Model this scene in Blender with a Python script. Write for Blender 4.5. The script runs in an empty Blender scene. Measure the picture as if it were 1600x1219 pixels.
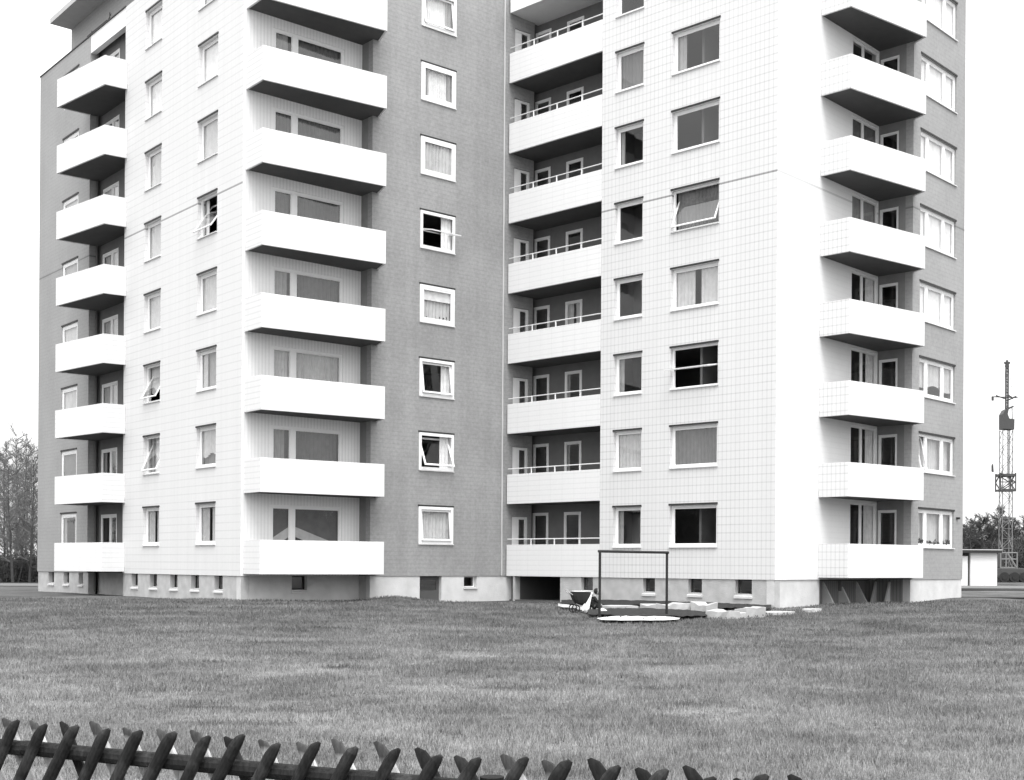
import bpy, bmesh, math, random
import numpy as np
from mathutils import Matrix, Vector
random.seed(7); RNG = np.random.default_rng(7)
SC = bpy.context.scene; COL = SC.collection
# ---------------------------------------------------------------- camera
HC = 1.38
FPX, PX0, PYH, ROLL = 1978.39, 886.96, 883.04, math.radians(0.3666)
cam = bpy.data.cameras.new('camera'); co = bpy.data.objects.new('camera', cam); COL.objects.link(co)
cam.sensor_width = 36; cam.lens = 36 * FPX / 1600
cam.shift_x = (800 - PX0) / 1600; cam.shift_y = (PYH - 609.5) / 1600
cam.clip_start = 0.1; cam.clip_end = 3000
co.matrix_world = Matrix.Translation((0, 0, HC)) @ Matrix.Rotation(math.pi / 2, 4, 'X') @ Matrix.Rotation(ROLL, 4, 'Z')
SC.camera = co
# ---------------------------------------------------------------- light
SUN_AZ, SUN_EL = math.radians(14), math.radians(62)      # azimuth measured from straight behind the camera towards the right
w = bpy.data.worlds.new('World'); SC.world = w; w.use_nodes = True
nt = w.node_tree; nt.nodes.clear()
sky = nt.nodes.new('ShaderNodeTexSky'); sky.sky_type = 'NISHITA'; sky.sun_disc = False
sky.sun_elevation = SUN_EL; sky.sun_rotation = math.pi - SUN_AZ; sky.air_density = 1; sky.dust_density = 6
bwn = nt.nodes.new('ShaderNodeRGBToBW'); mad = nt.nodes.new('ShaderNodeMath'); mad.operation = 'MULTIPLY_ADD'
mad.inputs[1].default_value = 0.5; mad.inputs[2].default_value = 15.0      # thin Nishita gradient under an even overcast
tcw = nt.nodes.new('ShaderNodeTexCoord'); spw = nt.nodes.new('ShaderNodeSeparateXYZ'); nt.links.new(tcw.outputs['Generated'], spw.inputs[0])
mxw = nt.nodes.new('ShaderNodeMath'); mxw.operation = 'MAXIMUM'; mxw.inputs[1].default_value = 0.0; nt.links.new(spw.outputs[2], mxw.inputs[0])
ovc = nt.nodes.new('ShaderNodeMath'); ovc.operation = 'MULTIPLY_ADD'; ovc.inputs[1].default_value = 16.0; ovc.inputs[2].default_value = 11.0   # overcast sky, brighter towards the zenith
nt.links.new(mxw.outputs[0], ovc.inputs[0]); nt.links.new(ovc.outputs[0], mad.inputs[2])
bg = nt.nodes.new('ShaderNodeBackground'); bg.inputs[1].default_value = 0.1
wo = nt.nodes.new('ShaderNodeOutputWorld')
nt.links.new(sky.outputs[0], bwn.inputs[0]); nt.links.new(bwn.outputs[0], mad.inputs[0])
nt.links.new(mad.outputs[0], bg.inputs[0]); nt.links.new(bg.outputs[0], wo.inputs[0])
sl = bpy.data.lights.new('sun', 'SUN'); sl.energy = 2.3; sl.angle = math.radians(24); sl.color = (1, 1, 1)
so = bpy.data.objects.new('sun', sl); COL.objects.link(so)
sd = Vector((math.sin(SUN_AZ) * math.cos(SUN_EL), -math.cos(SUN_AZ) * math.cos(SUN_EL), math.sin(SUN_EL)))
so.matrix_world = Matrix.Translation(sd * 60) @ sd.to_track_quat('Z', 'Y').to_matrix().to_4x4()
SC.view_settings.view_transform = 'Standard'; SC.view_settings.look = 'None'
SC.view_settings.exposure = 0; SC.view_settings.gamma = 1

# ---------------------------------------------------------------- materials
def newmat(name):
    m = bpy.data.materials.new(name); m.use_nodes = True
    n = m.node_tree; b = n.nodes['Principled BSDF']; return m, n, b
def N(n, t, **kw):
    x = n.nodes.new(t)
    for k, v in kw.items(): setattr(x, k, v)
    return x
def math_(n, op, a, b=None, c=None):
    x = N(n, 'ShaderNodeMath', operation=op)
    for i, v in enumerate((a, b, c)):
        if v is None: continue
        if isinstance(v, (int, float)): x.inputs[i].default_value = v
        else: n.links.new(v, x.inputs[i])
    return x.outputs[0]
def plain(name, v, rough=0.8, metal=0.0, mott=0.12, scale=3.0, bump=0.0, spec=0.3, det=4):
    """grey paint / plaster with soft mottling"""
    m, n, b = newmat(name)
    tc = N(n, 'ShaderNodeTexCoord'); no = N(n, 'ShaderNodeTexNoise'); no.inputs['Scale'].default_value = scale; no.inputs['Detail'].default_value = det
    n.links.new(tc.outputs['Object'], no.inputs['Vector'])
    f = math_(n, 'MULTIPLY_ADD', no.outputs[0], 2 * mott * v, v * (1 - mott))
    cb = N(n, 'ShaderNodeCombineColor')
    for i in range(3): n.links.new(f, cb.inputs[i])
    n.links.new(cb.outputs[0], b.inputs['Base Color'])
    b.inputs['Roughness'].default_value = rough; b.inputs['Metallic'].default_value = metal
    b.inputs['Specular IOR Level'].default_value = spec
    if bump:
        bp = N(n, 'ShaderNodeBump'); bp.inputs['Strength'].default_value = bump; bp.inputs['Distance'].default_value = 0.02
        n2 = N(n, 'ShaderNodeTexNoise'); n2.inputs['Scale'].default_value = scale * 9; n.links.new(tc.outputs['Object'], n2.inputs['Vector'])
        n.links.new(n2.outputs[0], bp.inputs['Height']); n.links.new(bp.outputs[0], b.inputs['Normal'])
    return m
SEAM = 13.186 + HC
def cladding(name, v, ax='X', pu=0.17, pv=0.28, du=0.10, dv=0.14, wu=0.03, wv=0.03, mott=0.035, seam=True, seamd=0.45, fine=0.06, streak=0.03):
    """cladding with joints: u along ax, v upward; joints are narrow grooves of darker colour"""
    m, n, b = newmat(name)
    tc = N(n, 'ShaderNodeTexCoord'); sp = N(n, 'ShaderNodeSeparateXYZ'); n.links.new(tc.outputs['Object'], sp.inputs[0])
    u = sp.outputs[ax]; z = sp.outputs['Z']
    def line(src, per, wid, amt):
        fr = math_(n, 'FRACT', math_(n, 'DIVIDE', src, per))
        tri = math_(n, 'ABSOLUTE', math_(n, 'SUBTRACT', fr, 0.5))
        l = N(n, 'ShaderNodeMapRange'); l.inputs[1].default_value = 0.5 - wid / per; l.inputs[2].default_value = 0.5
        n.links.new(tri, l.inputs[0]); return math_(n, 'MULTIPLY', l.outputs[0], amt)
    no = N(n, 'ShaderNodeTexNoise'); no.inputs['Scale'].default_value = 0.45; no.inputs['Detail'].default_value = 5
    n.links.new(tc.outputs['Object'], no.inputs['Vector'])
    nf = N(n, 'ShaderNodeTexNoise'); nf.inputs['Scale'].default_value = 9; nf.inputs['Detail'].default_value = 6; nf.inputs['Roughness'].default_value = 0.7
    n.links.new(tc.outputs['Object'], nf.inputs['Vector'])
    mp = N(n, 'ShaderNodeMapping'); mp.inputs['Scale'].default_value = (3.0, 3.0, 0.12); n.links.new(tc.outputs['Object'], mp.inputs[0])
    ns = N(n, 'ShaderNodeTexNoise'); ns.inputs['Scale'].default_value = 1.0; n.links.new(mp.outputs[0], ns.inputs['Vector'])
    g = math_(n, 'ADD', line(u, pu, wu, du) if du else 0.0, line(z, pv, wv, dv) if dv else 0.0)
    g = math_(n, 'MULTIPLY', g, math_(n, 'MULTIPLY_ADD', no.outputs[0], 1.6, 0.2))
    f = math_(n, 'SUBTRACT', 1.0, g)
    f = math_(n, 'ADD', f, math_(n, 'MULTIPLY_ADD', no.outputs[0], 2 * mott, -mott))
    f = math_(n, 'ADD', f, math_(n, 'MULTIPLY_ADD', nf.outputs[0], 2 * fine, -fine))
    f = math_(n, 'ADD', f, math_(n, 'MULTIPLY_ADD', ns.outputs[0], 2 * streak, -streak))
    if seam:
        d = math_(n, 'ABSOLUTE', math_(n, 'SUBTRACT', z, SEAM))
        s = math_(n, 'LESS_THAN', d, 0.035)
        f = math_(n, 'SUBTRACT', f, math_(n, 'MULTIPLY', s, seamd))
    f = math_(n, 'MULTIPLY', f, v)
    cb = N(n, 'ShaderNodeCombineColor')
    for i in range(3): n.links.new(f, cb.inputs[i])
    n.links.new(cb.outputs[0], b.inputs['Base Color']); b.inputs['Roughness'].default_value = 0.75
    b.inputs['Specular IOR Level'].default_value = 0.3
    bp = N(n, 'ShaderNodeBump'); bp.inputs['Strength'].default_value = 0.25; bp.inputs['Distance'].default_value = 0.01
    n.links.new(f, bp.inputs['Height']); n.links.new(bp.outputs[0], b.inputs['Normal'])
    return m
M = {}
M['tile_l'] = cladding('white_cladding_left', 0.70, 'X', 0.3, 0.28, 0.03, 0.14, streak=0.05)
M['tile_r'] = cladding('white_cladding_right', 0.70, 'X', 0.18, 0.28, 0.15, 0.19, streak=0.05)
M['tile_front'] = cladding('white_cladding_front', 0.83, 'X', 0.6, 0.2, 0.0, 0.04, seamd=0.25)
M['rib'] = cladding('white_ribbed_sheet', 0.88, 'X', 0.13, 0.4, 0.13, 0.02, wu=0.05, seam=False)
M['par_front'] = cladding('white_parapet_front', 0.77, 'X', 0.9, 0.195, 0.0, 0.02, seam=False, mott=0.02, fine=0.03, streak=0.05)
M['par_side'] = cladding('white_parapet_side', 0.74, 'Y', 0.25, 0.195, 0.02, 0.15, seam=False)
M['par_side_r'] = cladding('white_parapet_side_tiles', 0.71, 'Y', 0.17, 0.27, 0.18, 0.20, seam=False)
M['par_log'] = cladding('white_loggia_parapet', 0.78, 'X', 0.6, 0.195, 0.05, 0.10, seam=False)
M['brick'] = cladding('grey_brick', 0.305, 'X', 0.24, 0.154, 0.03, 0.09, wu=0.014, wv=0.03, mott=0.26, fine=0.34, seam=False, streak=0.10)
M['brick_l'] = cladding('grey_brick_left', 0.335, 'X', 0.24, 0.154, 0.03, 0.08, wu=0.014, wv=0.03, mott=0.18, fine=0.28, seamd=0.4, streak=0.04)
M['plinth'] = plain('pale_rough_plinth', 0.62, 0.95, mott=0.22, scale=2.2, bump=0.5)
M['plinth_shade'] = plain('rough_plinth_shade_side', 0.47, 0.95, mott=0.3, scale=2.8, bump=0.6)  # darker copy of the plinth, shade painted in for the less lit faces
M['boards'] = cladding('basement_boards_shade_tone', 0.26, 'X', 0.14, 0.5, 0.5, 0.0, wu=0.03, seam=False, mott=0.1)  # board colour lowered to carry the shade of the basement recess
M['soffit'] = plain('soffit_shade_tone', 0.09, 0.9, mott=0.15)  # colour lowered to paint in the shade under the slabs
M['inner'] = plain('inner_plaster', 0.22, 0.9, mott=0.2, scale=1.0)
M['stepw'] = plain('step_wall_shade_tone', 0.22, 0.9, mott=0.2)  # brick step walls, recess shade painted in as a darker colour
M['recess'] = plain('recess_wall_shade_tone', 0.16, 0.9, mott=0.15)  # recess and loggia shade painted into the wall colour
M['roof'] = plain('roof_felt', 0.12, 0.9)
M['fascia'] = plain('pale_fascia', 0.5, 0.7)
M['paint'] = plain('white_window_paint', 0.88, 0.5, mott=0.05, scale=6)
M['dark'] = plain('dark_trim', 0.035, 0.6)
M['sill'] = plain('metal_sill', 0.70, 0.5)
M['pipe'] = plain('grey_pipe', 0.5, 0.5); M['pipe_d'] = plain('dark_pipe', 0.10, 0.5)
M['rail'] = plain('white_rail_paint', 0.75, 0.5)
M['door_d'] = plain('dark_door', 0.09, 0.6)
for i, v in enumerate((0.17, 0.34, 0.55, 0.80)): M['cur%d' % i] = plain('curtain_cloth_%d' % i, v, 0.95, mott=0.25, scale=5)
M['plant'] = plain('houseplant', 0.05, 0.8, mott=0.5, scale=20)
def glassmat():
    m = bpy.data.materials.new('window_glass'); m.use_nodes = True; n = m.node_tree; n.nodes.clear()
    o = N(n, 'ShaderNodeOutputMaterial'); mx = N(n, 'ShaderNodeMixShader'); tr = N(n, 'ShaderNodeBsdfTransparent')
    tr.inputs[0].default_value = (0.96, 0.96, 0.96, 1); gl = N(n, 'ShaderNodeBsdfGlossy'); gl.inputs['Roughness'].default_value = 0.02
    gl.inputs[0].default_value = (0.9, 0.9, 0.9, 1)
    ge = N(n, 'ShaderNodeNewGeometry'); dt = N(n, 'ShaderNodeVectorMath', operation='DOT_PRODUCT'); n.links.new(ge.outputs['Normal'], dt.inputs[0]); n.links.new(ge.outputs['Incoming'], dt.inputs[1])
    ca = math_(n, 'SUBTRACT', 1.0, math_(n, 'ABSOLUTE', dt.outputs['Value']))
    no = N(n, 'ShaderNodeTexNoise'); no.inputs['Scale'].default_value = 1.3
    bp = N(n, 'ShaderNodeBump'); bp.inputs['Strength'].default_value = 0.15; bp.inputs['Distance'].default_value = 0.02
    tc = N(n, 'ShaderNodeTexCoord'); n.links.new(tc.outputs['Object'], no.inputs['Vector'])
    n.links.new(no.outputs[0], bp.inputs['Height']); n.links.new(bp.outputs[0], gl.inputs['Normal'])
    f = math_(n, 'MINIMUM', math_(n, 'MULTIPLY_ADD', math_(n, 'POWER', ca, 5.0), 1.2, 0.075), 1.0)
    n.links.new(f, mx.inputs[0]); n.links.new(tr.outputs[0], mx.inputs[1]); n.links.new(gl.outputs[0], mx.inputs[2])
    n.links.new(mx.outputs[0], o.inputs[0]); return m
M['glass'] = glassmat()

# ---------------------------------------------------------------- mesh builder
class MB:
    def __init__(s): s.v = []; s.f = []
    def quad(s, a, b, c, d):
        i = len(s.v); s.v += [tuple(a), tuple(b), tuple(c), tuple(d)]; s.f.append((i, i + 1, i + 2, i + 3)); return s
    def box(s, x0, x1, y0, y1, z0, z1):
        i = len(s.v)
        s.v += [(x0, y0, z0), (x1, y0, z0), (x1, y1, z0), (x0, y1, z0), (x0, y0, z1), (x1, y0, z1), (x1, y1, z1), (x0, y1, z1)]
        s.f += [(i, i + 3, i + 2, i + 1), (i + 4, i + 5, i + 6, i + 7), (i, i + 1, i + 5, i + 4), (i + 1, i + 2, i + 6, i + 5), (i + 2, i + 3, i + 7, i + 6), (i + 3, i, i + 4, i + 7)]
        return s
    def prism(s, pts, z0, z1):
        i = len(s.v); n = len(pts)
        s.v += [(p[0], p[1], z0) for p in pts] + [(p[0], p[1], z1) for p in pts]
        s.f.append(tuple(i + n - 1 - k for k in range(n))); s.f.append(tuple(i + n + k for k in range(n)))
        for k in range(n): s.f.append((i + k, i + (k + 1) % n, i + n + (k + 1) % n, i + n + k))
        return s
    def tube(s, p, q, r0, r1=None, n=8, cap=True):
        r1 = r0 if r1 is None else r1
        p = Vector(p); q = Vector(q); d = (q - p)
        if d.length < 1e-6: return s
        d.normalize(); a = d.orthogonal().normalized(); b = d.cross(a)
        i = len(s.v)
        for c, r in ((p, r0), (q, r1)):
            for k in range(n):
                t = 2 * math.pi * k / n; s.v.append(tuple(c + a * (math.cos(t) * r) + b * (math.sin(t) * r)))
        for k in range(n): s.f.append((i + k, i + (k + 1) % n, i + n + (k + 1) % n, i + n + k))
        if cap: s.f.append(tuple(i + n - 1 - k for k in range(n))); s.f.append(tuple(i + n + k for k in range(n)))
        return s
    def ring(s, x0, x1, z0, z1, w, y0, y1, wb=None):
        wb = w if wb is None else wb
        s.box(x0, x1, y0, y1, z1 - w, z1).box(x0, x1, y0, y1, z0, z0 + wb)
        s.box(x0, x0 + w, y0, y1, z0 + wb, z1 - w).box(x1 - w, x1, y0, y1, z0 + wb, z1 - w); return s
    def mesh(s, name):
        m = bpy.data.meshes.new(name); m.from_pydata(s.v, [], s.f); m.validate(); return m
    def build(s, name, mat, parent=None, mw=None, smooth=False, bevel=0):
        o = bpy.data.objects.new(name, s.mesh(name)); o.data.materials.append(mat); COL.objects.link(o)
        place(o, parent, mw)
        if smooth: o.data.polygons.foreach_set('use_smooth', [True] * len(o.data.polygons))
        if bevel:
            b = o.modifiers.new('bevel', 'BEVEL'); b.width = bevel; b.segments = 2; b.limit_method = 'ANGLE'
        return o
WM = {}
def place(o, parent, mw):
    mw = mw if mw is not None else (WM[parent.name] if parent else Matrix())
    WM[o.name] = mw.copy()
    if parent: o.parent = parent; o.matrix_local = WM[parent.name].inverted() @ mw
    else: o.matrix_world = mw
def tag(o, label, cat, group=None):
    o['label'] = label; o['category'] = cat
    if group: o['group'] = group
    return o
def thing(name, label, cat, mw, group=None):
    o = bpy.data.objects.new(name, None); o.empty_display_size = 0.3; COL.objects.link(o); place(o, None, mw)
    return tag(o, label, cat, group)
def structure(o): o['kind'] = 'structure'; return o

# ---------------------------------------------------------------- plan frames (x along the wall to the right, y into the building)
def frame(o, ang_dir):
    x = Vector((ang_dir[0], ang_dir[1], 0)); y = Vector((-x.y, x.x, 0))
    m = Matrix(((x.x, y.x, 0, o[0]), (x.y, y.y, 0, o[1]), (0, 0, 1, 0), (0, 0, 0, 1))); return m
aL, aR = math.radians(48.746), math.radians(42.024)
LA = frame((-11.33, 43.83), (math.cos(aL), -math.sin(aL)))
LB = frame((-11.33, 43.83), (math.sin(aL), math.cos(aL)))
RA = frame((6.90, 42.13), (math.cos(aR), -math.sin(aR)))
RB = frame((6.90, 42.13), (math.sin(aR), math.cos(aR)))
def X(F, y, px):
    """x on the line y of frame F seen at photo column px (at the horizon)"""
    o = F @ Vector((0, y, 0)); d = F.to_3x3() @ Vector((1, 0, 0)); t = (px - PX0) / FPX
    return (t * o.y - o.x) / (d.x - t * d.y)
def gpt(px, py, h=0.0):
    """ground point (height h) seen at photo pixel"""
    u, v = px - PX0, py - PYH; c, s = math.cos(ROLL), math.sin(ROLL)
    uu, vv = u * c + v * s, -u * s + v * c
    Z = FPX * (HC - h) / vv; return Vector((uu * Z / FPX, Z, h))
def gauss(x, y, cx, cy, r): return math.exp(-((x - cx) ** 2 + (y - cy) ** 2) / (2 * r * r))
def gz(x, y):
    z = 0.02 * math.sin(x * .7 + 1) * math.cos(y * .5) + 0.03 * math.sin(x * .17 + y * .11)
    z += 0.22 * gauss(x, y, 15.5, 49, 2.4) + 0.10 * gauss(x, y, -11, 42.5, 3) + 0.22 * gauss(x, y, -6.3, 46.4, .9) + 0.12 * gauss(x, y, 10.5, 44.0, 1.6)
    return z - 0.02
BASE = 0.93; ROOF = 24.0
pb = lambda k: 1.005 + 2.8 * k
pt = lambda k: 2.173 + 2.8 * k
WT = 3.52; WB = 2.05

B = thing('apartment_building', 'tall pale apartment block with white balconies, grey brick panels and a low plinth', 'building', Matrix.Translation((-11.33, 43.83, 0)))

def wall(name, F, y, x0, x1, z0, z1, holes, th, mat):
    xs = sorted(set([x0, x1] + [h[0] for h in holes] + [h[1] for h in holes])); zs = sorted(set([z0, z1] + [h[2] for h in holes] + [h[3] for h in holes]))
    xs = [x for x in xs if x0 <= x <= x1]; zs = [z for z in zs if z0 <= z <= z1]
    m = MB()
    def solid(i, j):
        if i < 0 or j < 0 or i >= len(xs) - 1 or j >= len(zs) - 1: return False
        cx, cz = (xs[i] + xs[i + 1]) / 2, (zs[j] + zs[j + 1]) / 2
        return not any(h[0] < cx < h[1] and h[2] < cz < h[3] for h in holes)
    yb = y + th
    for i in range(len(xs) - 1):
        for j in range(len(zs) - 1):
            if not solid(i, j): continue
            a, b, c, d = xs[i], xs[i + 1], zs[j], zs[j + 1]
            m.quad((a, y, c), (b, y, c), (b, y, d), (a, y, d)); m.quad((b, yb, c), (a, yb, c), (a, yb, d), (b, yb, d))
            if not solid(i - 1, j): m.quad((a, yb, c), (a, y, c), (a, y, d), (a, yb, d))
            if not solid(i + 1, j): m.quad((b, y, c), (b, yb, c), (b, yb, d), (b, y, d))
            if not solid(i, j - 1): m.quad((a, yb, c), (b, yb, c), (b, y, c), (a, y, c))
            if not solid(i, j + 1): m.quad((a, y, d), (b, y, d), (b, yb, d), (a, yb, d))
    return m.build(name, mat, B, F)

def rotx(m, cy, cz, ang):
    c, s = math.cos(-ang), math.sin(-ang)
    m.v = [(x, cy + (y - cy) * c - (z - cz) * s, cz + (y - cy) * s + (z - cz) * c) for x, y, z in m.v]; return m
def curtain(F, par, x0, x1, z0, z1, y, mat, amp=0.035, per=0.16, top=None):
    m = MB(); n = max(6, int((x1 - x0) / 0.035)); i0 = len(m.v); ph = random.random() * 6
    for i in range(n + 1):
        x = x0 + (x1 - x0) * i / n; yy = y + amp * math.sin(2 * math.pi * x / per + ph) * (0.7 + 0.3 * math.sin(x * 5 + ph))
        zb = z0 if top is None else top(i / n, z0, z1)
        m.v += [(x, yy, zb), (x, yy, z1)]
    for i in range(n): a = 2 * i; m.f.append((a, a + 2, a + 3, a + 1))
    return m.build('curtain', M[mat], par, F)
def window(F, y, x0, x1, z0, z1, fw=0.07, rec=0.13, sash=0.05, ang=0, cur='none', mull=(), sill=True, lint=True, name='window', bt=None, proud=0.0):
    yf = y + rec
    fr = MB().ring(x0 + .002, x1 - .002, z0 + .002, z1 - .002, fw, yf, yf + .07)
    o = None
    for mx, mw_ in mull: fr.box(mx - mw_ / 2, mx + mw_ / 2, yf - .004, yf + .066, z0 + fw, z1 - fw)
    o = fr.build(name, M['paint'], B, F, bevel=0.006)
    edges = [x0 + fw] + sum([[mx - mw_ / 2, mx + mw_ / 2] for mx, mw_ in mull], []) + [x1 - fw]
    cz = (z0 + z1) / 2
    for i in range(0, len(edges), 2):
        a, b = edges[i], edges[i + 1]
        an = ang if not isinstance(ang, dict) else ang.get(i // 2, 0)
        s = MB().ring(a + .004, b - .004, z0 + fw + .004, z1 - fw - .004, sash, yf + .008, yf + .05)
        g = MB().quad((a + sash, yf + .03, z0 + fw + sash), (b - sash, yf + .03, z0 + fw + sash), (b - sash, yf + .03, z1 - fw - sash), (a + sash, yf + .03, z1 - fw - sash))
        if an:
            rotx(s, yf + .03, cz, an); rotx(g, yf + .03, cz, an)
        if sash: s.build('sash', M['paint'], o, F, bevel=0.004)
        g.build('pane', M['glass'], o, F)
    if sill: MB().box(x0 - .02, x1 + .02, y - .05, yf, z0 - .035, z0 - .001).build('sill', M['sill'], o, F)
    if lint: MB().box(x0 - .03, x1 + .03, y - .03, y + .02, z1 + .001, z1 + .065).build('lintel_trim', M['dark'], o, F)
    yc = yf + (.2 if ang else .10); X0, X1, Z0, Z1 = x0 + .02, x1 - .02, z0 + .02, z1 - .02; W = X1 - X0; H = Z1 - Z0
    for ci, c in enumerate(cur if isinstance(cur, (list, tuple)) else [cur]):
        yc = yf + (.2 if ang else .10) + .09 * ci
        if c == 'full0': curtain(F, o, X0, X1, Z0, Z1, yc, 'cur0')
        if c == 'full1': curtain(F, o, X0, X1, Z0, Z1, yc, 'cur1')
        if c == 'full2': curtain(F, o, X0, X1, Z0, Z1, yc, 'cur2')
        if c == 'full3': curtain(F, o, X0, X1, Z0, Z1, yc, 'cur3', per=.1)
        if c == 'sheer': curtain(F, o, X0 + W * .12, X1 - W * .12, Z0, Z1, yc + .06, 'cur3', per=.1); 
        if c in ('sides', 'sheer'): curtain(F, o, X0, X0 + W * .2, Z0, Z1, yc, 'cur1'); curtain(F, o, X1 - W * .24, X1, Z0, Z1, yc, 'cur1')
        if c == 'sides3': curtain(F, o, X0, X0 + W * .16, Z0, Z1, yc, 'cur3'); curtain(F, o, X1 - W * .3, X1, Z0, Z1, yc, 'cur3')
        if c == 'left': curtain(F, o, X0, X0 + W * .28, Z0, Z1, yc, 'cur2')
        if c == 'leftd': curtain(F, o, X0, X0 + W * .22, Z0, Z1, yc, 'cur1')
        if c == 'right': curtain(F, o, X1 - W * .33, X1, Z0, Z1, yc, 'cur3')
        if c == 'split': curtain(F, o, X0, X0 + W * .44, Z0, Z1, yc, 'cur2', .015); curtain(F, o, X0 + W * .58, X1, Z0, Z1, yc, 'cur2', .015)
        if c == 'blind': curtain(F, o, X0, X1, Z0 + H * .62, Z1, yc, 'cur3', .002)
        if c == 'half': curtain(F, o, X0, X1, Z0 + H * .3, Z1, yc, 'cur2', top=lambda t, a, b: a - .08 * math.sin(t * 9))
        if c == 'arch': curtain(F, o, X0, X1, Z0, Z1, yc, 'cur2', top=lambda t, a, b: a + (b - a) * .75 * math.sin(math.pi * t))
        if c == 'frill': curtain(F, o, X0, X1, Z0 + H * .35, Z1, yc, 'cur2', .04, .12, top=lambda t, a, b: a + .1 * abs(math.sin(t * 12)))
        if c == 'tri':
            mm = MB(); mm.v = [(X0, yc, Z0 + H * .3), (X0 + W * .3, yc, Z0 + H * .62), (X1 - W * .12, yc, Z0 + H * .3), (X1, yc, Z0 + H * .1), (X1, yc, Z1), (X0, yc, Z1)]; mm.f = [(0, 1, 2, 3, 4, 5)]
            mm.build('curtain', M['cur0'], o, F)
            mm = MB(); mm.v = [(X0, yc - .03, Z0 + H * .12), (X0 + W * .3, yc - .03, Z0 + H * .42), (X1 - W * .1, yc - .03, Z0 + H * .08), (X1 - W * .08, yc - .03, Z0 + H * .28), (X0 + W * .3, yc - .03, Z0 + H * .62), (X0, yc - .03, Z0 + H * .32)]; mm.f = [(0, 1, 4, 5), (1, 2, 3, 4)]
            mm.build('curtain', M['cur2'], o, F)
        if c == 'plants':
            mm = MB(); nn = int(W / .16)
            for q in range(nn):
                cx = X0 + W * (q + .5) / nn; hh = random.uniform(.12, .3)
                for r in range(22):
                    t = random.uniform(0, 6.28); l = random.uniform(.04, .1); zz = Z0 + random.uniform(.02, hh)
                    c0 = Vector((cx + random.uniform(-.07, .07), yc - .08, zz)); d = Vector((math.cos(t) * l, random.uniform(-.03, .03), abs(math.sin(t)) * l)); e = Vector((-d.z, 0, d.x)) * .5
                    mm.quad(c0, c0 + d * .5 + e, c0 + d, c0 + d * .5 - e)
            mm.build('houseplants', M['plant'], o, F)
    return o

K = range(8)
# ---- left wing, narrow tiled face and brick end (frame LA)
XE, XR0, XR1 = -20.4, -14.17, -10.34
a0, a1 = X(LA, 0, 223), X(LA, 0, 248.2); b0, b1 = X(LA, 0, 305.6), X(LA, 0, 335.8)
f0, f1 = X(LA, 0, 94.5), X(LA, 0, 118.8)
wall('brick_wall', LA, 0, XE, XR0, BASE, ROOF, [(f0, f1, WB + 2.8 * k, WT + 2.8 * k) for k in K], .3, M['brick_l'])
wall('tiled_wall', LA, 0, XR1, -.012, BASE, ROOF, [(p, q, WB + 2.8 * k, WT + 2.8 * k) for k in K for p, q in ((a0, a1), (b0, b1))], .3, M['tile_l'])
ca = ['left', 'sheer', 'half', 'full1', 'full1', 'full2', 'full1', 'full2']; cb_ = ['split', 'half', 'left', 'left', 'sides3', 'full1', 'left', 'full1']
cf = ['sides', 'full0', 'full2', 'full2', 'full1', 'full2', 'full1', 'full1']
for k in K:
    z0, z1 = WB + 2.8 * k, WT + 2.8 * k
    window(LA, 0, a0, a1, z0, z1, ang={1: .42, 2: .5}.get(k, 0), cur=['split', 'sheer', 'half', 'full2', 'full2', 'full2', 'full3', 'full3'][k])
    window(LA, 0, b0, b1, z0, z1, ang={4: .6}.get(k, 0), cur=['split', ['half', 'full0'], ['left', 'full1'], 'full2', 'sides3', 'full2', ['full3'], 'full2'][k])
    window(LA, 0, f0, f1, z0, z1, fw=.12, rec=.03, cur=cf[k], sill=False)
# recess between the brick end and the tiled face
d0, d1 = X(LA, .44, 156.5), X(LA, .44, 182)
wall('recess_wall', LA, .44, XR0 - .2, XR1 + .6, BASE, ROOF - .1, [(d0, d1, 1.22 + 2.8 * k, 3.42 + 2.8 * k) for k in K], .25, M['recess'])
for k in K:
    window(LA, .44, d0, d1, 1.22 + 2.8 * k, 3.42 + 2.8 * k, fw=.1, rec=.02, mull=((d0 * .42 + d1 * .58, .12),), cur=['none', 'sides', 'full2', 'full2', 'full2', 'full3', 'full1', 'full1'][k], sill=False, lint=False, name='balcony_door')
MB().box(XR0 + .001, XR1 - .001, .02, .25, 23.27, ROOF + .02).build('roof_fascia', M['tile_front'], B, LA)
MB().tube((XR0 + .1, .30, .1), (XR0 + .1, .30, 23.9), .05).build('downpipe', M['pipe_d'], B, LA)
# ---- left wing, long face (frame LB)
XS, XV = 4.775, 12.45; YB = -.742
w0, w1 = X(LB, 0, 421.5), X(LB, 0, 533.5); wm0 = X(LB, 0, 456.5)
wall('ribbed_wall', LB, 0, .006, XS + .3, BASE, ROOF, [(w0, w1, 1.6 + 2.8 * k, 3.45 + 2.8 * k) for k in K], .3, M['rib'])
cw_ = [['full0', 'tri'], ['full1', 'half'], 'frill', ['full0', 'half'], 'full1', 'full1', 'half', 'half']
for k in K:
    window(LB, 0, w0, w1, 1.6 + 2.8 * k, 3.45 + 2.8 * k, fw=.1, rec=.02, mull=((wm0, .2),), sash=.03, sill=False, lint=False,
           cur=[['tri', 'full0'], ['plants', 'leftd', 'full0'], ['plants', 'frill', 'leftd'], ['leftd', 'full0'], ['full0'], ['full0'], ['leftd', 'full0'], ['full0']][k])
m0, m1 = X(LB, YB, 653.2), X(LB, YB, 707.3)
MZ0, MZ1 = 2.157, 3.566
ld0, ld1 = X(LB, YB, 799.5), X(LB, YB, 824)
holes = [(m0, m1, MZ0 + 2.8 * k, MZ1 + 2.8 * k) for k in K] + [(ld0, ld1, 1.12 + 2.8 * k, 3.32 + 2.8 * k) for k in K]
wall('brick_wall', LB, YB, XS, XV, BASE, ROOF, holes, .3, M['brick'])
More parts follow.
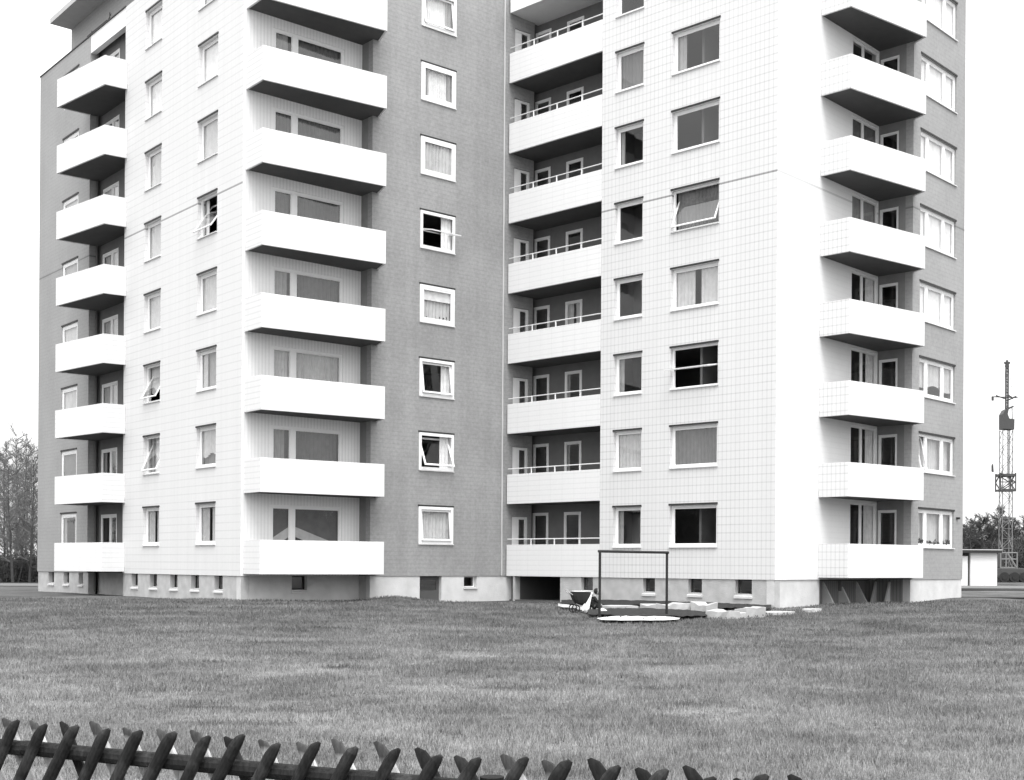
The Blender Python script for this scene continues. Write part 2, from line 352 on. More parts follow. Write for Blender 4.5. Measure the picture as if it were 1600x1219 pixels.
MB().box(XS + .001, XS + .25, YB + .3, 0, BASE, ROOF).build('step_wall', M['stepw'], B, LB)
cm = ['full2', ['right'], ['sides3'], ['blind', 'full2', 'plants'], ['right'], ['full2', 'sides'], ['sheer'], ['sheer']]
for k in K:
    window(LB, YB, m0, m1, MZ0 + 2.8 * k, MZ1 + 2.8 * k, fw=.11, rec=-.035, sash=.07, ang={0: .1, 1: .42, 2: .14, 4: 1.35, 7: .15}.get(k, 0), cur=cm[k], sill=True)
    o = MB().ring(ld0 + .002, ld1 - .002, 1.12 + 2.8 * k, 3.31 + 2.8 * k, .1, YB + .05, YB + .12, .5).build('entrance_door', M['paint'], B, LB)
    mx = X(LB, YB, 811.5); 
    MB().box(ld0 + .1, mx, YB + .06, YB + .1, 1.6 + 2.8 * k, 3.21 + 2.8 * k).build('door_leaf', M['paint'], o, LB)
    MB().box(mx, ld1 - .1, YB + .075, YB + .085, 1.6 + 2.8 * k, 3.21 + 2.8 * k).build('pane', M['glass'], o, LB)
MB().tube((X(LB, YB, 783), YB - .03, .95), (X(LB, YB, 783), YB - .03, 23.9), .035).build('downpipe', M['pipe'], B, LB)
# ---- right wing, face with the loggias (frame RA)
XL0, XL1 = -12.6, -7.69; LD = 1.6
c0, c1 = X(RA, 0, 957.5), X(RA, 0, 1000.8); e0, e1 = X(RA, 0, 1045.6), X(RA, 0, 1119.6)
wall('tiled_wall', RA, 0, XL1, -.012, BASE, ROOF, [(p, q, WB + 2.8 * k, WT + 2.8 * k) for k in K for p, q in ((c0, c1), (e0, e1))], .3, M['tile_r'])
for k in K:
    z0, z1 = WB + 2.8 * k, WT + 2.8 * k
    window(RA, 0, c0, c1, z0, z1, cur=['leftd', 'full2', 'leftd', 'none', 'none', 'leftd', 'full0', 'none'][k])
    window(RA, 0, e0, e1, z0, z1, cur=['none', 'full0', 'none', 'split', 'full0', 'none', 'leftd', 'none'][k], ang={2: 1.4, 4: .42}.get(k, 0))
g0, g1 = X(RA, LD, 832), X(RA, LD, 856.5); h0, h1 = X(RA, LD, 881), X(RA, LD, 907.5)
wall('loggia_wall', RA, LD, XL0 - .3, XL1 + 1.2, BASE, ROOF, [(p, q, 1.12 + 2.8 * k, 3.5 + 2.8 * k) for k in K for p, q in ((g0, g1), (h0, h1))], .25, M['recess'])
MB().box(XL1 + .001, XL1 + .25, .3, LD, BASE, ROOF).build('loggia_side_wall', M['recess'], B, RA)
for k in K:
    for p, q, c in ((g0, g1, 'none'), (h0, h1, ['none', 'leftd', 'leftd', 'split', 'none', 'none', 'none', 'none'][k])):
        window(RA, LD, p, q, 1.12 + 2.8 * k, 3.5 + 2.8 * k, fw=.1, rec=-.02, sash=.02, cur=c, sill=False, lint=False, name='balcony_door')
    # loggia deck, parapet, railing
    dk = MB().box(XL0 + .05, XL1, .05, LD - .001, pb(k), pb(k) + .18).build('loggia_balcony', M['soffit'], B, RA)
    MB().box(XL0 + .02, XL1 - .015, -.004, .075, (pb(k) - .01) if k else BASE - .002, pt(k)).build('parapet', M['par_log'], dk, RA, bevel=.01)
    r = MB().tube((XL0 + .05, .03, pt(k) + .22), (XL1, .03, pt(k) + .22), .022)
    for px in (829.5, 866, 905): r.tube((X(RA, .03, px), .03, pt(k) - .02), (X(RA, .03, px), .03, pt(k) + .22), .03)
    r.build('railing', M['rail'], dk, RA)
MB().box(XL0 + .05, XL1, 0.0, LD, 23.4, 23.95).build('roof_fascia', M['tile_front'], B, RA)
# ---- right wing, end face (frame RB)
XT, XW, YT = 6.89, 11.2, -1.40
j0 = X(RB, 0, 1328); j1 = XT - .02; jm = X(RB, 0, 1346)
wall('smooth_wall', RB, 0, .006, XT + .3, BASE, ROOF, [(j0, j1, 1.12 + 2.8 * k, 3.74 + 2.8 * k) for k in K], .3, M['tile_front'])
n0, n1 = X(RB, YT, 1434.5), X(RB, YT, 1490)
wall('brick_wall', RB, YT, XT, XW, BASE, ROOF, [(n0, n1, 2.125 + 2.8 * k, 3.546 + 2.8 * k) for k in K], .3, M['brick_l'])
# step wall facing the camera's left, with its own glazed door
SF = RB @ Matrix.Translation((XT, YT + .3, 0)) @ Matrix.Rotation(math.radians(-90), 4, 'Z')     # x runs towards -y of RB
s0, s1 = X(SF, 0, 1370.5), X(SF, 0, 1400.5)
wall('step_wall', SF, 0, -1.1, -.001, BASE, ROOF, [(s0, s1, 1.12 + 2.8 * k, 3.5 + 2.8 * k) for k in K], .25, M['stepw'])
cn = [['plants', 'full2'], 'full2', 'half', 'full3', 'full3', 'full3', 'full3', 'full3']
for k in K:
    mm = [X(RB, YT, 1447.8), X(RB, YT, 1473.2)]
    window(RB, YT, n0, n1, 2.125 + 2.8 * k, 3.546 + 2.8 * k, fw=.1, rec=.07, sash=.04, mull=((mm[0], .17), (mm[1], .17)), sill=True, lint=True, cur=cn[k], ang={0: .25} and ({0: .22} if k == 1 else 0))
    window(RB, 0, j0, j1, 1.12 + 2.8 * k, 3.74 + 2.8 * k, fw=.07, rec=.05, sash=.02, mull=((jm, .12),), sill=False, lint=False, cur=[['right', 'leftd'], 'right', 'right', 'right', 'full1', 'full0', 'none', 'none'][k], name='balcony_door')
    window(SF, 0, s0, s1, 1.12 + 2.8 * k, 3.5 + 2.8 * k, fw=.08, rec=.03, sash=.02, sill=False, lint=False, cur='none')
# ---- projecting balconies
def balcony(F, corners, k, side_mat, front_mat='par_front', back=()):
    """corners: wall-left, front-left, front-right, wall-right in frame F"""
    A, Bq, C, D = [Vector((c[0], c[1], 0)) for c in corners]
    # soffit slab slightly inside the parapet line
    cen = (A + Bq + C + D) / 4
    ins = [A, Bq + (cen - Bq).normalized() * .07, C + (cen - C).normalized() * .07, D] + list(back)
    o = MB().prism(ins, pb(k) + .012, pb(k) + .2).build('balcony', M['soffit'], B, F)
    t = .07
    def panel(p, q, mat):
        d = (q - p).normalized(); nrm = Vector((-d.y, d.x, 0)); 
        if (cen - p).dot(nrm) < 0: nrm = -nrm
        MB().prism([p, q, q + nrm * t, p + nrm * t], pb(k) - .008, pt(k)).build('parapet', M[mat], o, F, bevel=.008)
    u1 = (C - Bq).normalized() * t
    panel(A, Bq, side_mat); panel(Bq + u1 * .02, C - u1 * .02, front_mat); panel(C, D, side_mat)
    return o
for k in K:
    balcony(LB, [(.10, -.002), (.095, -1.227), (4.74, -1.73), (5.06, YB - .002)], k, 'par_side', back=[(XS - .002, YB - .002), (XS - .002, -.002)])
    balcony(LA, [(-14.165, -.002), (-14.17, -1.40), (-10.20, -.90), (-10.12, -.002)], k, 'par_side', back=[(XR1 - .002, -.002), (XR1 - .002, .438), (XR0 + .002, .438)])
    balcony(RB, [(2.73, -.002), (2.735, -1.17), (6.80, -1.93), (7.03, YT - .002)], k, 'par_side_r', back=[(XT - .002, YT - .002), (XT - .002, -.002)])

# ---- plinth with basement windows
def plinth(F, y, x0, x1, wins, mat, th=.3, deep=None):
    zt = BASE; hs = [(a, b, .42, zt) for a, b in wins]
    wall('plinth', F, y, x0, x1, -.5, zt - .004, hs, th, mat)
    for a, b in wins:
        o = MB().ring(a + .002, b - .002, .43, zt - .006, .04, y + .18, y + .22).build('basement_window', M['dark'], B, F)
        MB().box(a + .03, b - .03, y + .195, y + .2, .46, zt - .03).build('pane', M['glass'], o, F)
        s = MB(); s.v = [(a - .03, y - .05, .36), (b + .03, y - .05, .36), (b + .03, y + .17, .44), (a - .03, y + .17, .44), (a - .03, y - .05, .30), (b + .03, y - .05, .30), (b + .03, y + .05, .30), (a - .03, y + .05, .30)]
        s.f = [(0, 1, 2, 3), (4, 5, 1, 0), (7, 6, 5, 4), (1, 5, 6, 2), (0, 3, 7, 4)]
        s.build('sill', M['plinth'], o, F)
P = lambda F, y, pairs: [(X(F, y, a), X(F, y, b)) for a, b in pairs]
plinth(LA, .04, XE + .02, XR0 + .02, P(LA, .04, ((76, 84.5), (99.5, 108), (123, 130))), M['plinth_shade'])
plinth(LA, .04, XR1, -.02, P(LA, .04, ((205.5, 215.5), (234, 245.5), (266, 277.5), (298.5, 311), (335, 348))), M['plinth_shade'])
plinth(LA, .46, XR0, XR1 + .3, [], M['plinth_shade'])
plinth(LB, .04, .03, XS + .1, P(LB, .04, ((456, 480),)), M['plinth'])
bd = P(LB, YB + .03, ((656, 690), (725, 745)))
wall('plinth', LB, YB + .03, XS + .02, 11.55, -.5, BASE - .004, [(bd[0][0], bd[0][1], -.05, BASE), (bd[1][0], bd[1][1], .48, BASE)], .3, M['plinth'])
wall('plinth', LB, 0.04, XS + .02, XS + .3, -.5, BASE - .004, [], -.5, M['plinth_shade'])
o = MB().ring(bd[0][0] + .002, bd[0][1] - .002, -.04, .9, .12, YB + .2, YB + .25, .42).build('basement_door', M['door_d'], B, LB)
MB().box(bd[0][0] + .1, bd[0][1] - .1, YB + .22, YB + .23, .35, .8).build('pane', M['glass'], o, LB)
o = MB().ring(bd[1][0] + .002, bd[1][1] - .002, .49, .92, .04, YB + .2, YB + .25).build('basement_window', M['paint'], B, LB)
MB().box(bd[1][0] + .04, bd[1][1] - .04, YB + .22, YB + .23, .53, .88).build('pane', M['glass'], o, LB)
MB().box(bd[1][0] - .02, bd[1][1] + .02, YB - .03, YB + .18, .43, .479).build('sill', M['sill'], o, LB)
# right wing plinth with the dark passage
q0, q1 = X(RA, .04, 804.5), X(RA, .04, 875.5)
wr = P(RA, .04, ((908, 926.5), (1005, 1023.5), (1075.5, 1097), (1149, 1175)))
wall('plinth', RA, .04, XL0 + .35, -.02, -.5, BASE - .004, [(q0, q1, -.3, BASE)] + [(a, b, .42, BASE) for a, b in wr], .3, M['plinth_shade'])
for a, b in wr:
    o = MB().ring(a + .002, b - .002, .43, BASE - .006, .04, .22, .26).build('basement_window', M['dark'], B, RA)
    MB().box(a + .03, b - .03, .235, .24, .46, BASE - .03).build('pane', M['glass'], o, RA)
    s = MB(); y = .04; s.v = [(a - .03, y - .05, .36), (b + .03, y - .05, .36), (b + .03, y + .17, .44), (a - .03, y + .17, .44), (a - .03, y - .05, .28), (b + .03, y - .05, .28), (b + .03, y + .05, .28), (a - .03, y + .05, .28)]
    s.f = [(0, 1, 2, 3), (4, 5, 1, 0), (7, 6, 5, 4), (1, 5, 6, 2), (0, 3, 7, 4)]; s.build('sill', M['plinth'], o, RA)
MB().box(q0 - .6, q0 - .001, .35, 3.5, -.5, BASE - .01).box(q1 + .001, q1 + .3, .35, 3.5, -.5, BASE - .01).box(q0 - .6, q1 + .3, 3.5, 3.7, -.5, BASE - .01).box(q0 - .6, q1 + .3, .35, 3.7, BASE, BASE + .07).build('passage', M['door_d'], B, RA)
MB().box(q0 - .3, q1 + .2, .05, 3.4, -.3, .0).build('passage_floor', M['door_d'], B, RA)
u0, u1 = X(RB, 0, 1282), XT
plinth(RB, .04, .02, u0, [], M['plinth'])
wall('basement_boarding', RB, .45, u0 - .1, XT + .2, -.5, BASE, [], .1, M['boards'])
MB().box(u0, XT + .2, .301, .46, BASE - .06, BASE - .003).build('soffit_board', M['soffit'], B, RB)
for px in (1287, 1312.5, 1339):
    x = X(RB, .42, px); m = MB(); t = .04
    for xx in (x - t, x + t): m.v += [(xx, .449, -.3), (xx, -.08, -.3), (xx, -.02, 0.05), (xx, .40, .80), (xx, .449, .84)]
    m.f = [(0, 1, 2, 3, 4)[::-1], (5, 6, 7, 8, 9)] + [(i, (i + 1) % 5, 5 + (i + 1) % 5, 5 + i) for i in range(5)]
    m.build('buttress', M['plinth'], B, RB)
wall('plinth', RB, YT + .03, XT + .02, XW - .02, -.5, BASE - .004, [], .3, M['plinth'])
wall('basement_boarding', SF, .03, -1.6, -.03, -.5, BASE - .004, [], .2, M['boards'])  # step plinth given the dark board colour to paint in its shade
for px in (1368, 1389.5):
    x = X(SF, 0, px); m = MB(); t = .035
    for xx in (x - t, x + t): m.v += [(xx, .029, -.3), (xx, -.40, -.3), (xx, -.34, 0.05), (xx, -.02, .80), (xx, .029, .84)]
    m.f = [(0, 1, 2, 3, 4)[::-1], (5, 6, 7, 8, 9)] + [(i, (i + 1) % 5, 5 + (i + 1) % 5, 5 + i) for i in range(5)]
    m.build('buttress', M['plinth'], B, SF)
MB().box(X(RB, YT, 1493.5), X(RB, YT, 1495.5), YT - .12, YT, 3.25, 3.33).build('wall_bracket', M['dark'], B, RB)

# ---- closed volume: ends, backs, floors, roofs, penthouse
MB().box(XE, XE + .3, .3, 13, -.5, ROOF).box(XE, 0, 13, 13.3, -.5, ROOF).build('rear_walls', M['brick_l'], B, LA)
MB().box(XW - .3, XW, YT + .3, 13, -.5, ROOF).box(0, XW, 13, 13.3, -.5, ROOF).build('rear_walls', M['brick_l'], B, RB)
fl = MB(); fr_ = MB(); fb = MB(); f4 = MB()
for k in range(0, 9):
    z = min(pb(k) + .01, 23.6)
    fl.box(XE + .32, -.32, .72, 12.9, z, z + .15)
    fb.box(XS + .3, XV - .3, YB + .32, .8, z + .02, z + .13)
    fr_.box(XL1 + .26, -.32, .32, 12.9, z + .005, z + .14); fr_.box(XL0 + 1.0, XL1 + .2, LD + .3, 12.9, z + .03, z + .12)
    f4.box(XT + .3, XW - .32, YT + .32, .8, z + .02, z + .13)
fl.box(XE + .32, -.32, 4.4, 4.5, .5, 23.5); fb.box(.8, XV - .4, 3.6, 3.7, .5, 23.5); fr_.box(XL0 + .8, -.32, 4.9, 5.0, .5, 23.5); f4.box(.8, XW - .4, 3.6, 3.7, .5, 23.5)
fl.build('floors', M['inner'], B, LA); fb.build('floors', M['inner'], B, LB); fr_.build('floors', M['inner'], B, RA); f4.build('floors', M['inner'], B, RB)
MB().box(XE, -.001, .3, 13.2, ROOF - .25, ROOF - .01).build('roof', M['roof'], B, LA)
MB().box(XS, XV, YB + .02, 1, ROOF - .2, ROOF).build('roof', M['roof'], B, LB)
MB().box(XL0, 0, .02, 13.2, ROOF - .22, ROOF + .01).build('roof', M['roof'], B, RA)
MB().box(XT, XW, YT + .02, 1, ROOF - .2, ROOF).build('roof', M['roof'], B, RB)
MB().box(XE - .02, XR0, -.03, .3, ROOF + .001, ROOF + .05).build('roof_edge', M['dark'], B, LA)
MB().box(XR0, XR1, -.02, .3, ROOF + .021, ROOF + .06).build('roof_edge', M['dark'], B, LA)
MB().box(-18.95, -4, .9, 9, ROOF, 26.04).build('penthouse_wall', M['brick_l'], B, LA)
MB().box(-18.97, -3, -.07, 10, 26.04, 26.27).build('penthouse_roof', M['fascia'], B, LA)
MB().box(-16.9, -14.6, .86, .899, 25.0, 25.1).build('penthouse_ledge', M['dark'], B, LA)
MB().tube((-12.3, .1, ROOF), (-12.3, .1, ROOF + .45), .02).tube((-12.45, .1, ROOF + .2), (-12.15, .1, ROOF + .35), .015).build('antenna', M['dark'], B, LA)
MB().tube((-14.3, .1, ROOF), (-14.3, .1, ROOF + .3), .02).build('antenna', M['dark'], B, LA)
#STAGE2
# ---------------------------------------------------------------- ground
def lawnmat(name, v, blade=False):
    m, n, b = newmat(name); tc = N(n, 'ShaderNodeTexCoord')
    def noise(sc, det=5, mp=None):
        q = N(n, 'ShaderNodeTexNoise'); q.inputs['Scale'].default_value = sc; q.inputs['Detail'].default_value = det
        if mp:
            k = N(n, 'ShaderNodeMapping'); k.inputs['Scale'].default_value = mp; n.links.new(tc.outputs['Object'], k.inputs[0]); n.links.new(k.outputs[0], q.inputs['Vector'])
        else: n.links.new(tc.outputs['Object'], q.inputs['Vector'])
        return q.outputs[0]
    a = noise(0.35, 4, (1, 1, 1)); c = noise(1.8, 5, (1, 1.6, 1)); d = noise(26 if not blade else 60, 3); e = noise(7, 4)
    f = math_(n, 'MULTIPLY_ADD', a, 0.9, 0.10)
    f = math_(n, 'ADD', f, math_(n, 'MULTIPLY_ADD', c, 1.1, -0.55))
    f = math_(n, 'ADD', f, math_(n, 'MULTIPLY_ADD', e, 0.9, -0.45))
    f = math_(n, 'ADD', f, math_(n, 'MULTIPLY_ADD', d, 1.6, -0.4 if not blade else -0.35))
    mac = N(n, 'ShaderNodeMapRange'); mac.inputs[1].default_value = .38; mac.inputs[2].default_value = .62; mac.inputs[3].default_value = .78; mac.inputs[4].default_value = 1.16
    n.links.new(noise(0.55, 3, (.8, .9, 1)), mac.inputs[0]); f = math_(n, 'MULTIPLY', f, mac.outputs[0])
    # scattered dark bare patches
    pch = noise(0.75, 6, (0.6, 1.5, 1)); mr = N(n, 'ShaderNodeMapRange'); mr.inputs[1].default_value = 0.60; mr.inputs[2].default_value = 0.68; n.links.new(pch, mr.inputs[0])
    f = math_(n, 'MULTIPLY', f, math_(n, 'MULTIPLY_ADD', mr.outputs[0], -0.5, 1.0))
    # turf darker towards the house, paler near the fence
    sp = N(n, 'ShaderNodeSeparateXYZ'); n.links.new(tc.outputs['Object'], sp.inputs[0])
    g = N(n, 'ShaderNodeMapRange'); g.inputs[1].default_value = 9; g.inputs[2].default_value = 36; g.inputs[3].default_value = 1.12; g.inputs[4].default_value = 0.68
    n.links.new(math_(n, 'ADD', sp.outputs['Y'], math_(n, 'MULTIPLY', a, 8.0)), g.inputs[0])
    f = math_(n, 'MULTIPLY', math_(n, 'MULTIPLY', math_(n, 'MAXIMUM', f, 0.15), g.outputs[0]), v)
    cb = N(n, 'ShaderNodeCombineColor')
    for i in range(3): n.links.new(f, cb.inputs[i])
    n.links.new(cb.outputs[0], b.inputs['Base Color']); b.inputs['Roughness'].default_value = 0.95; b.inputs['Specular IOR Level'].default_value = 0.1
    return m
xs = np.unique(np.concatenate([np.linspace(-600, -45, 20), np.arange(-45, 45.1, 0.6), np.linspace(45, 600, 20)]))
ys = np.unique(np.concatenate([np.linspace(-60, 1, 10), np.arange(1, 62, 0.6), np.linspace(62, 1500, 40)]))
gm = MB()
for yy in ys:
    for xx in xs: gm.v.append((xx, yy, gz(xx, yy)))
nx = len(xs)
for j in range(len(ys) - 1):
    for i in range(nx - 1): gm.f.append((j * nx + i, j * nx + i + 1, (j + 1) * nx + i + 1, (j + 1) * nx + i))
lawn = structure(gm.build('lawn_ground', lawnmat('lawn', 0.15), smooth=True))
# grass blades, one mass
zz = np.arange(7.0, 47.0, 0.05); dens = np.where(zz < 16, 3200 * (8 / zz) ** 2.0, 3200 * (8 / zz) ** 2.0)
P_, H_, W_ = [], [], []
for z in zz:
    wdt = 1720 / FPX * z; n = int(dens[int((z - 7) / .05)] * wdt * 0.05)
    P_.append(np.stack([(-60 - PX0) / FPX * z + RNG.random(n) * wdt, z + RNG.random(n) * .05], 1)); H_.append(0.022 + 0.034 * RNG.random(n) ** 1.5 + 0.0006 * z); W_.append(np.full(n, 0.0022 + 0.00036 * z))
P_ = np.concatenate(P_); H_ = np.concatenate(H_); W_ = np.concatenate(W_)
# tufts: clumpy height
cl = 0.5 + 0.5 * np.sin(P_[:, 0] * 2.1 + 3 * np.sin(P_[:, 1] * 1.3)) * np.sin(P_[:, 1] * 2.7 + 2 * np.sin(P_[:, 0] * .9)); H_ *= 0.6 + 0.8 * cl
la, lb, ra, rb = [np.array(m.inverted()) for m in (LA, LB, RA, RB)]
def loc(mi, p): return (mi[0, 0] * p[:, 0] + mi[0, 1] * p[:, 1] + mi[0, 3], mi[1, 0] * p[:, 0] + mi[1, 1] * p[:, 1] + mi[1, 3])
keep = np.ones(len(P_), bool)
ax, ay = loc(la, P_); bx, by = loc(lb, P_); keep &= ~((ax < 0) & (ay > 0)) & ~((bx > 0) & (by > 0)) & ~((bx > 4.7) & (by > -.8))
cx, cy = loc(ra, P_); dx, dy = loc(rb, P_); keep &= ~((cy > -.05) & (cx < 0.1)) & ~((dx > 0) & (dy > -0.02)) & ~((dx > 6.8) & (dy > -1.45))
P_, H_, W_ = P_[keep], H_[keep], W_[keep]; n = len(P_)
gzv = 0.02 * np.sin(P_[:, 0] * .7 + 1) * np.cos(P_[:, 1] * .5) + 0.03 * np.sin(P_[:, 0] * .17 + P_[:, 1] * .11) - 0.02
for cx_, cy_, r_, h_ in ((15.5, 49, 2.4, .22), (-11, 42.5, 3, .10), (-6.3, 46.4, .9, .22), (10.5, 44.0, 1.6, .12)):
    gzv += h_ * np.exp(-((P_[:, 0] - cx_) ** 2 + (P_[:, 1] - cy_) ** 2) / (2 * r_ ** 2))
th = RNG.random(n) * 2 * np.pi; ln = (RNG.random((n, 2)) - .5) * H_[:, None] * 1.1
V = np.zeros((n, 3, 3)); V[:, 0, 0] = P_[:, 0] - np.cos(th) * W_; V[:, 0, 1] = P_[:, 1] - np.sin(th) * W_; V[:, 0, 2] = gzv - .01
V[:, 1, 0] = P_[:, 0] + np.cos(th) * W_; V[:, 1, 1] = P_[:, 1] + np.sin(th) * W_; V[:, 1, 2] = gzv - .01
V[:, 2, 0] = P_[:, 0] + ln[:, 0]; V[:, 2, 1] = P_[:, 1] + ln[:, 1]; V[:, 2, 2] = gzv + H_
gmesh = bpy.data.meshes.new('grass'); gmesh.vertices.add(n * 3); gmesh.vertices.foreach_set('co', V.reshape(-1))
gmesh.loops.add(n * 3); gmesh.loops.foreach_set('vertex_index', np.arange(n * 3, dtype=np.int32))
gmesh.polygons.add(n); gmesh.polygons.foreach_set('loop_start', np.arange(0, n * 3, 3, dtype=np.int32)); gmesh.update(calc_edges=True)
go = bpy.data.objects.new('grass', gmesh); go.data.materials.append(lawnmat('grass_blades', 0.24, True)); COL.objects.link(go); place(go, None, Matrix())
go['kind'] = 'stuff'; tag(go, 'short uneven grass of the lawn between the fence and the apartment block', 'grass')

def flat(name, pts, mat, h, thick=0.0):
    m = MB(); m.v = [tuple(p) for p in pts]; m.f = [tuple(range(len(pts)))]
    return m
M['soil'] = plain('dark_soil', 0.024, 0.98, mott=0.5, scale=6, bump=0.5)
M['sand'] = plain('pale_sand', 0.62, 0.98, mott=0.18, scale=5, bump=0.4)
M['concrete'] = plain('weathered_concrete', 0.42, 0.9, mott=0.3, scale=4, bump=0.5)
M['path'] = plain('pale_path', 0.13, 0.95, mott=0.3, scale=1.5)
def band(name, px, top, bot, mat, ht, hb, step=6):
    m = MB(); q = []
    for i in range(len(px) - 1):
        nn = max(1, int(abs(px[i + 1] - px[i]) / step))
        for k in range(nn):
            t = k / nn; q.append((px[i] + (px[i + 1] - px[i]) * t, top[i] + (top[i + 1] - top[i]) * t, bot[i] + (bot[i + 1] - bot[i]) * t))
    q.append((px[-1], top[-1], bot[-1]))
    for a, b, c in q:
        j1, j2 = random.uniform(-.7, .7), random.uniform(-.9, .9)
        pa, pb_ = gpt(a, b + j1, ht), gpt(a, c + j2, hb); pc = (pa + pb_) / 2; pc.z += .06
        m.v += [tuple(pa), tuple(pc), tuple(pb_)]
    for i in range(len(q) - 1):
        k = i * 3; m.f += [(k + 1, k, k + 3, k + 4), (k + 2, k + 1, k + 4, k + 5)]
    return structure(m.build(name, M[mat]))
band('soil_strip', (877, 960, 1040, 1105, 1205), (937, 937, 938.5, 941, 945.5), (943, 945, 946, 949, 950.5), 'soil', .10, .06)
band('soil_bank', (918, 960, 1010, 1080, 1118), (952, 950, 950, 953, 958), (960, 961, 962, 963, 961), 'soil', .06, .05)
m = MB(); c0 = []
for i in range(40):
    t = 2 * math.pi * i / 40; rr = 1 + .12 * math.sin(3 * t) + random.uniform(-.05, .05)
    p = gpt(998 + 62 * rr * math.cos(t), 965.6 + 4.2 * rr * math.sin(t), .035); c0.append(tuple(p))
m.v = c0; m.f = [tuple(range(40))[::-1]]; structure(m.build('sand_patch', M['sand']))
band('footpath', (872, 900, 925), (944, 948, 952), (947, 951.5, 955), 'concrete', .05, .04)
# far strips of road beside the block
def strip(name, x0, x1, y0, y1, mat, z=.05):
    return structure(MB().box(x0, x1, y0, y1, -.3, z).build(name, M[mat]))
strip('road', 24, 200, 82, 93, 'path', .06); strip('roadside_verge', 24, 200, 78, 81.9, 'soil', .03); strip('ditch_edge', 17, 60, 54.5, 55.6, 'soil', .10)
strip('woodland_floor', -90, -24, 78, 140, 'soil', .04); strip('path', -90, -27.5, 70, 77.9, 'path', .045)

# ---------------------------------------------------------------- concrete slabs lying beside the wall
LBL = ['narrow low slab at the left end, beside the dark passage', 'long flat pale slab seen between the two posts of the carpet frame', 'pale slab just left of the right post of the carpet frame', 'low pale block touching the right post of the carpet frame', 'tallest pale block standing among the slabs by the wall', 'long pale slab directly right of the tallest block', 'thin flat grey slab between two brighter slabs', 'bright white block at the right end of the slab row', 'flat pale slab at the foot of the white corner wall', 'small bright lump of concrete below the rightmost white balcony']
SL = [(1000, 951, 1043, 953, .20, .4), (1044, 954, 1078, 953, .27, .5), (1079, 956, 1104, 957, .36, .5), (1103, 962, 1141, 963.5, .22, .5), (1142, 962, 1166, 962, .13, .5), (1167, 961, 1197, 960, .26, .45), (1208, 957.5, 1242, 956, .03, .7), (1266, 954, 1283, 953, .08, .3), (940, 950.5, 998, 951, .12, .5)]
LI = [2, 3, 4, 5, 6, 7, 8, 9, 1]
for (xa, ya, xb, yb, hh, dd), li in zip(SL, LI):
    p, q = gpt(xa, ya, .03), gpt(xb, yb, .03); ex = (q - p); L = ex.length; ex.normalize(); ey = Vector((-ex.y, ex.x, 0))
    m = MB(); nseg = 4; j = lambda a: random.uniform(-a, a)
    prof = []
    for i in range(nseg + 1):
        t = L * i / nseg; hh_ = hh * .72; prof.append([(t + j(.02), j(.03), -.08), (t + j(.02), j(.03), hh_ * (1 + j(.25))), (t + j(.02), dd + j(.05), hh_ * (1 + j(.25))), (t, dd, -.08)])
    for pr in prof: m.v += pr
    for i in range(nseg):
        k = i * 4; m.f += [(k, k + 4, k + 5, k + 1), (k + 1, k + 5, k + 6, k + 2), (k + 2, k + 6, k + 7, k + 3)]
    m.f += [(0, 1, 2, 3), (nseg * 4 + 3, nseg * 4 + 2, nseg * 4 + 1, nseg * 4)]
    mw = Matrix(((ex.x, ey.x, 0, p.x), (ex.y, ey.y, 0, p.y), (0, 0, 1, 0.02), (0, 0, 0, 1)))
    o = m.build('concrete_block', M['concrete'], None, mw, bevel=.015); tag(o, LBL[li], 'concrete block', 'pale concrete slabs lying along the wall')

# ---------------------------------------------------------------- carpet beating frame
M['black'] = plain('black_steel', 0.02, 0.5, mott=0.3)
p, q = gpt(936.8, 966, .0), gpt(1041.6, 958.5, .0)
q = Vector((q.x * 34.4 / q.y, 34.4, 0)); p = Vector((p.x * 33.2 / p.y, 33.2, 0))
cf_ = thing('carpet_frame', 'black steel carpet-beating frame standing over the pale sand patch on the lawn', 'carpet frame', Matrix.Translation((p + q) / 2))
ztop = HC + (883 - 860.5) * 33.2 / FPX - .01
MB().tube((p.x, p.y, -.2), (p.x, p.y, ztop), .036, n=12).build('post', M['black'], cf_, Matrix(), smooth=False)
MB().tube((q.x, q.y, -.2), (q.x, q.y, ztop), .036, n=12).build('post', M['black'], cf_, Matrix())
MB().tube((p.x - .04, p.y, ztop), (q.x + .04, q.y, ztop - .01), .036, n=12).build('crossbar', M['black'], cf_, Matrix())

cl_ = MB()
for _ in range(420):
    px, py = random.uniform(905, 1290), random.gauss(957, 5)
    if py < 944 or py > 972: continue
    p_ = gpt(px, py, .03); r_ = random.uniform(.015, .06) * (1 if px < 1130 else .6); b_ = len(cl_.v)
    for k in range(6):
        t = k * math.pi / 3; cl_.v.append((p_.x + r_ * math.cos(t) * random.uniform(.6, 1.2), p_.y + r_ * math.sin(t), 0.0))
    cl_.v.append((p_.x, p_.y, .03 + r_ * random.uniform(.5, 1.1))); cl_.f += [(b_ + k, b_ + (k + 1) % 6, b_ + 6) for k in range(6)]
cl_ = cl_.build('soil_clods', plain('soil_clods', 0.09, 0.98, mott=.9, scale=1.5)); cl_['kind'] = 'stuff'; tag(cl_, 'clods of earth and small rubble scattered around the carpet frame', 'rubble')
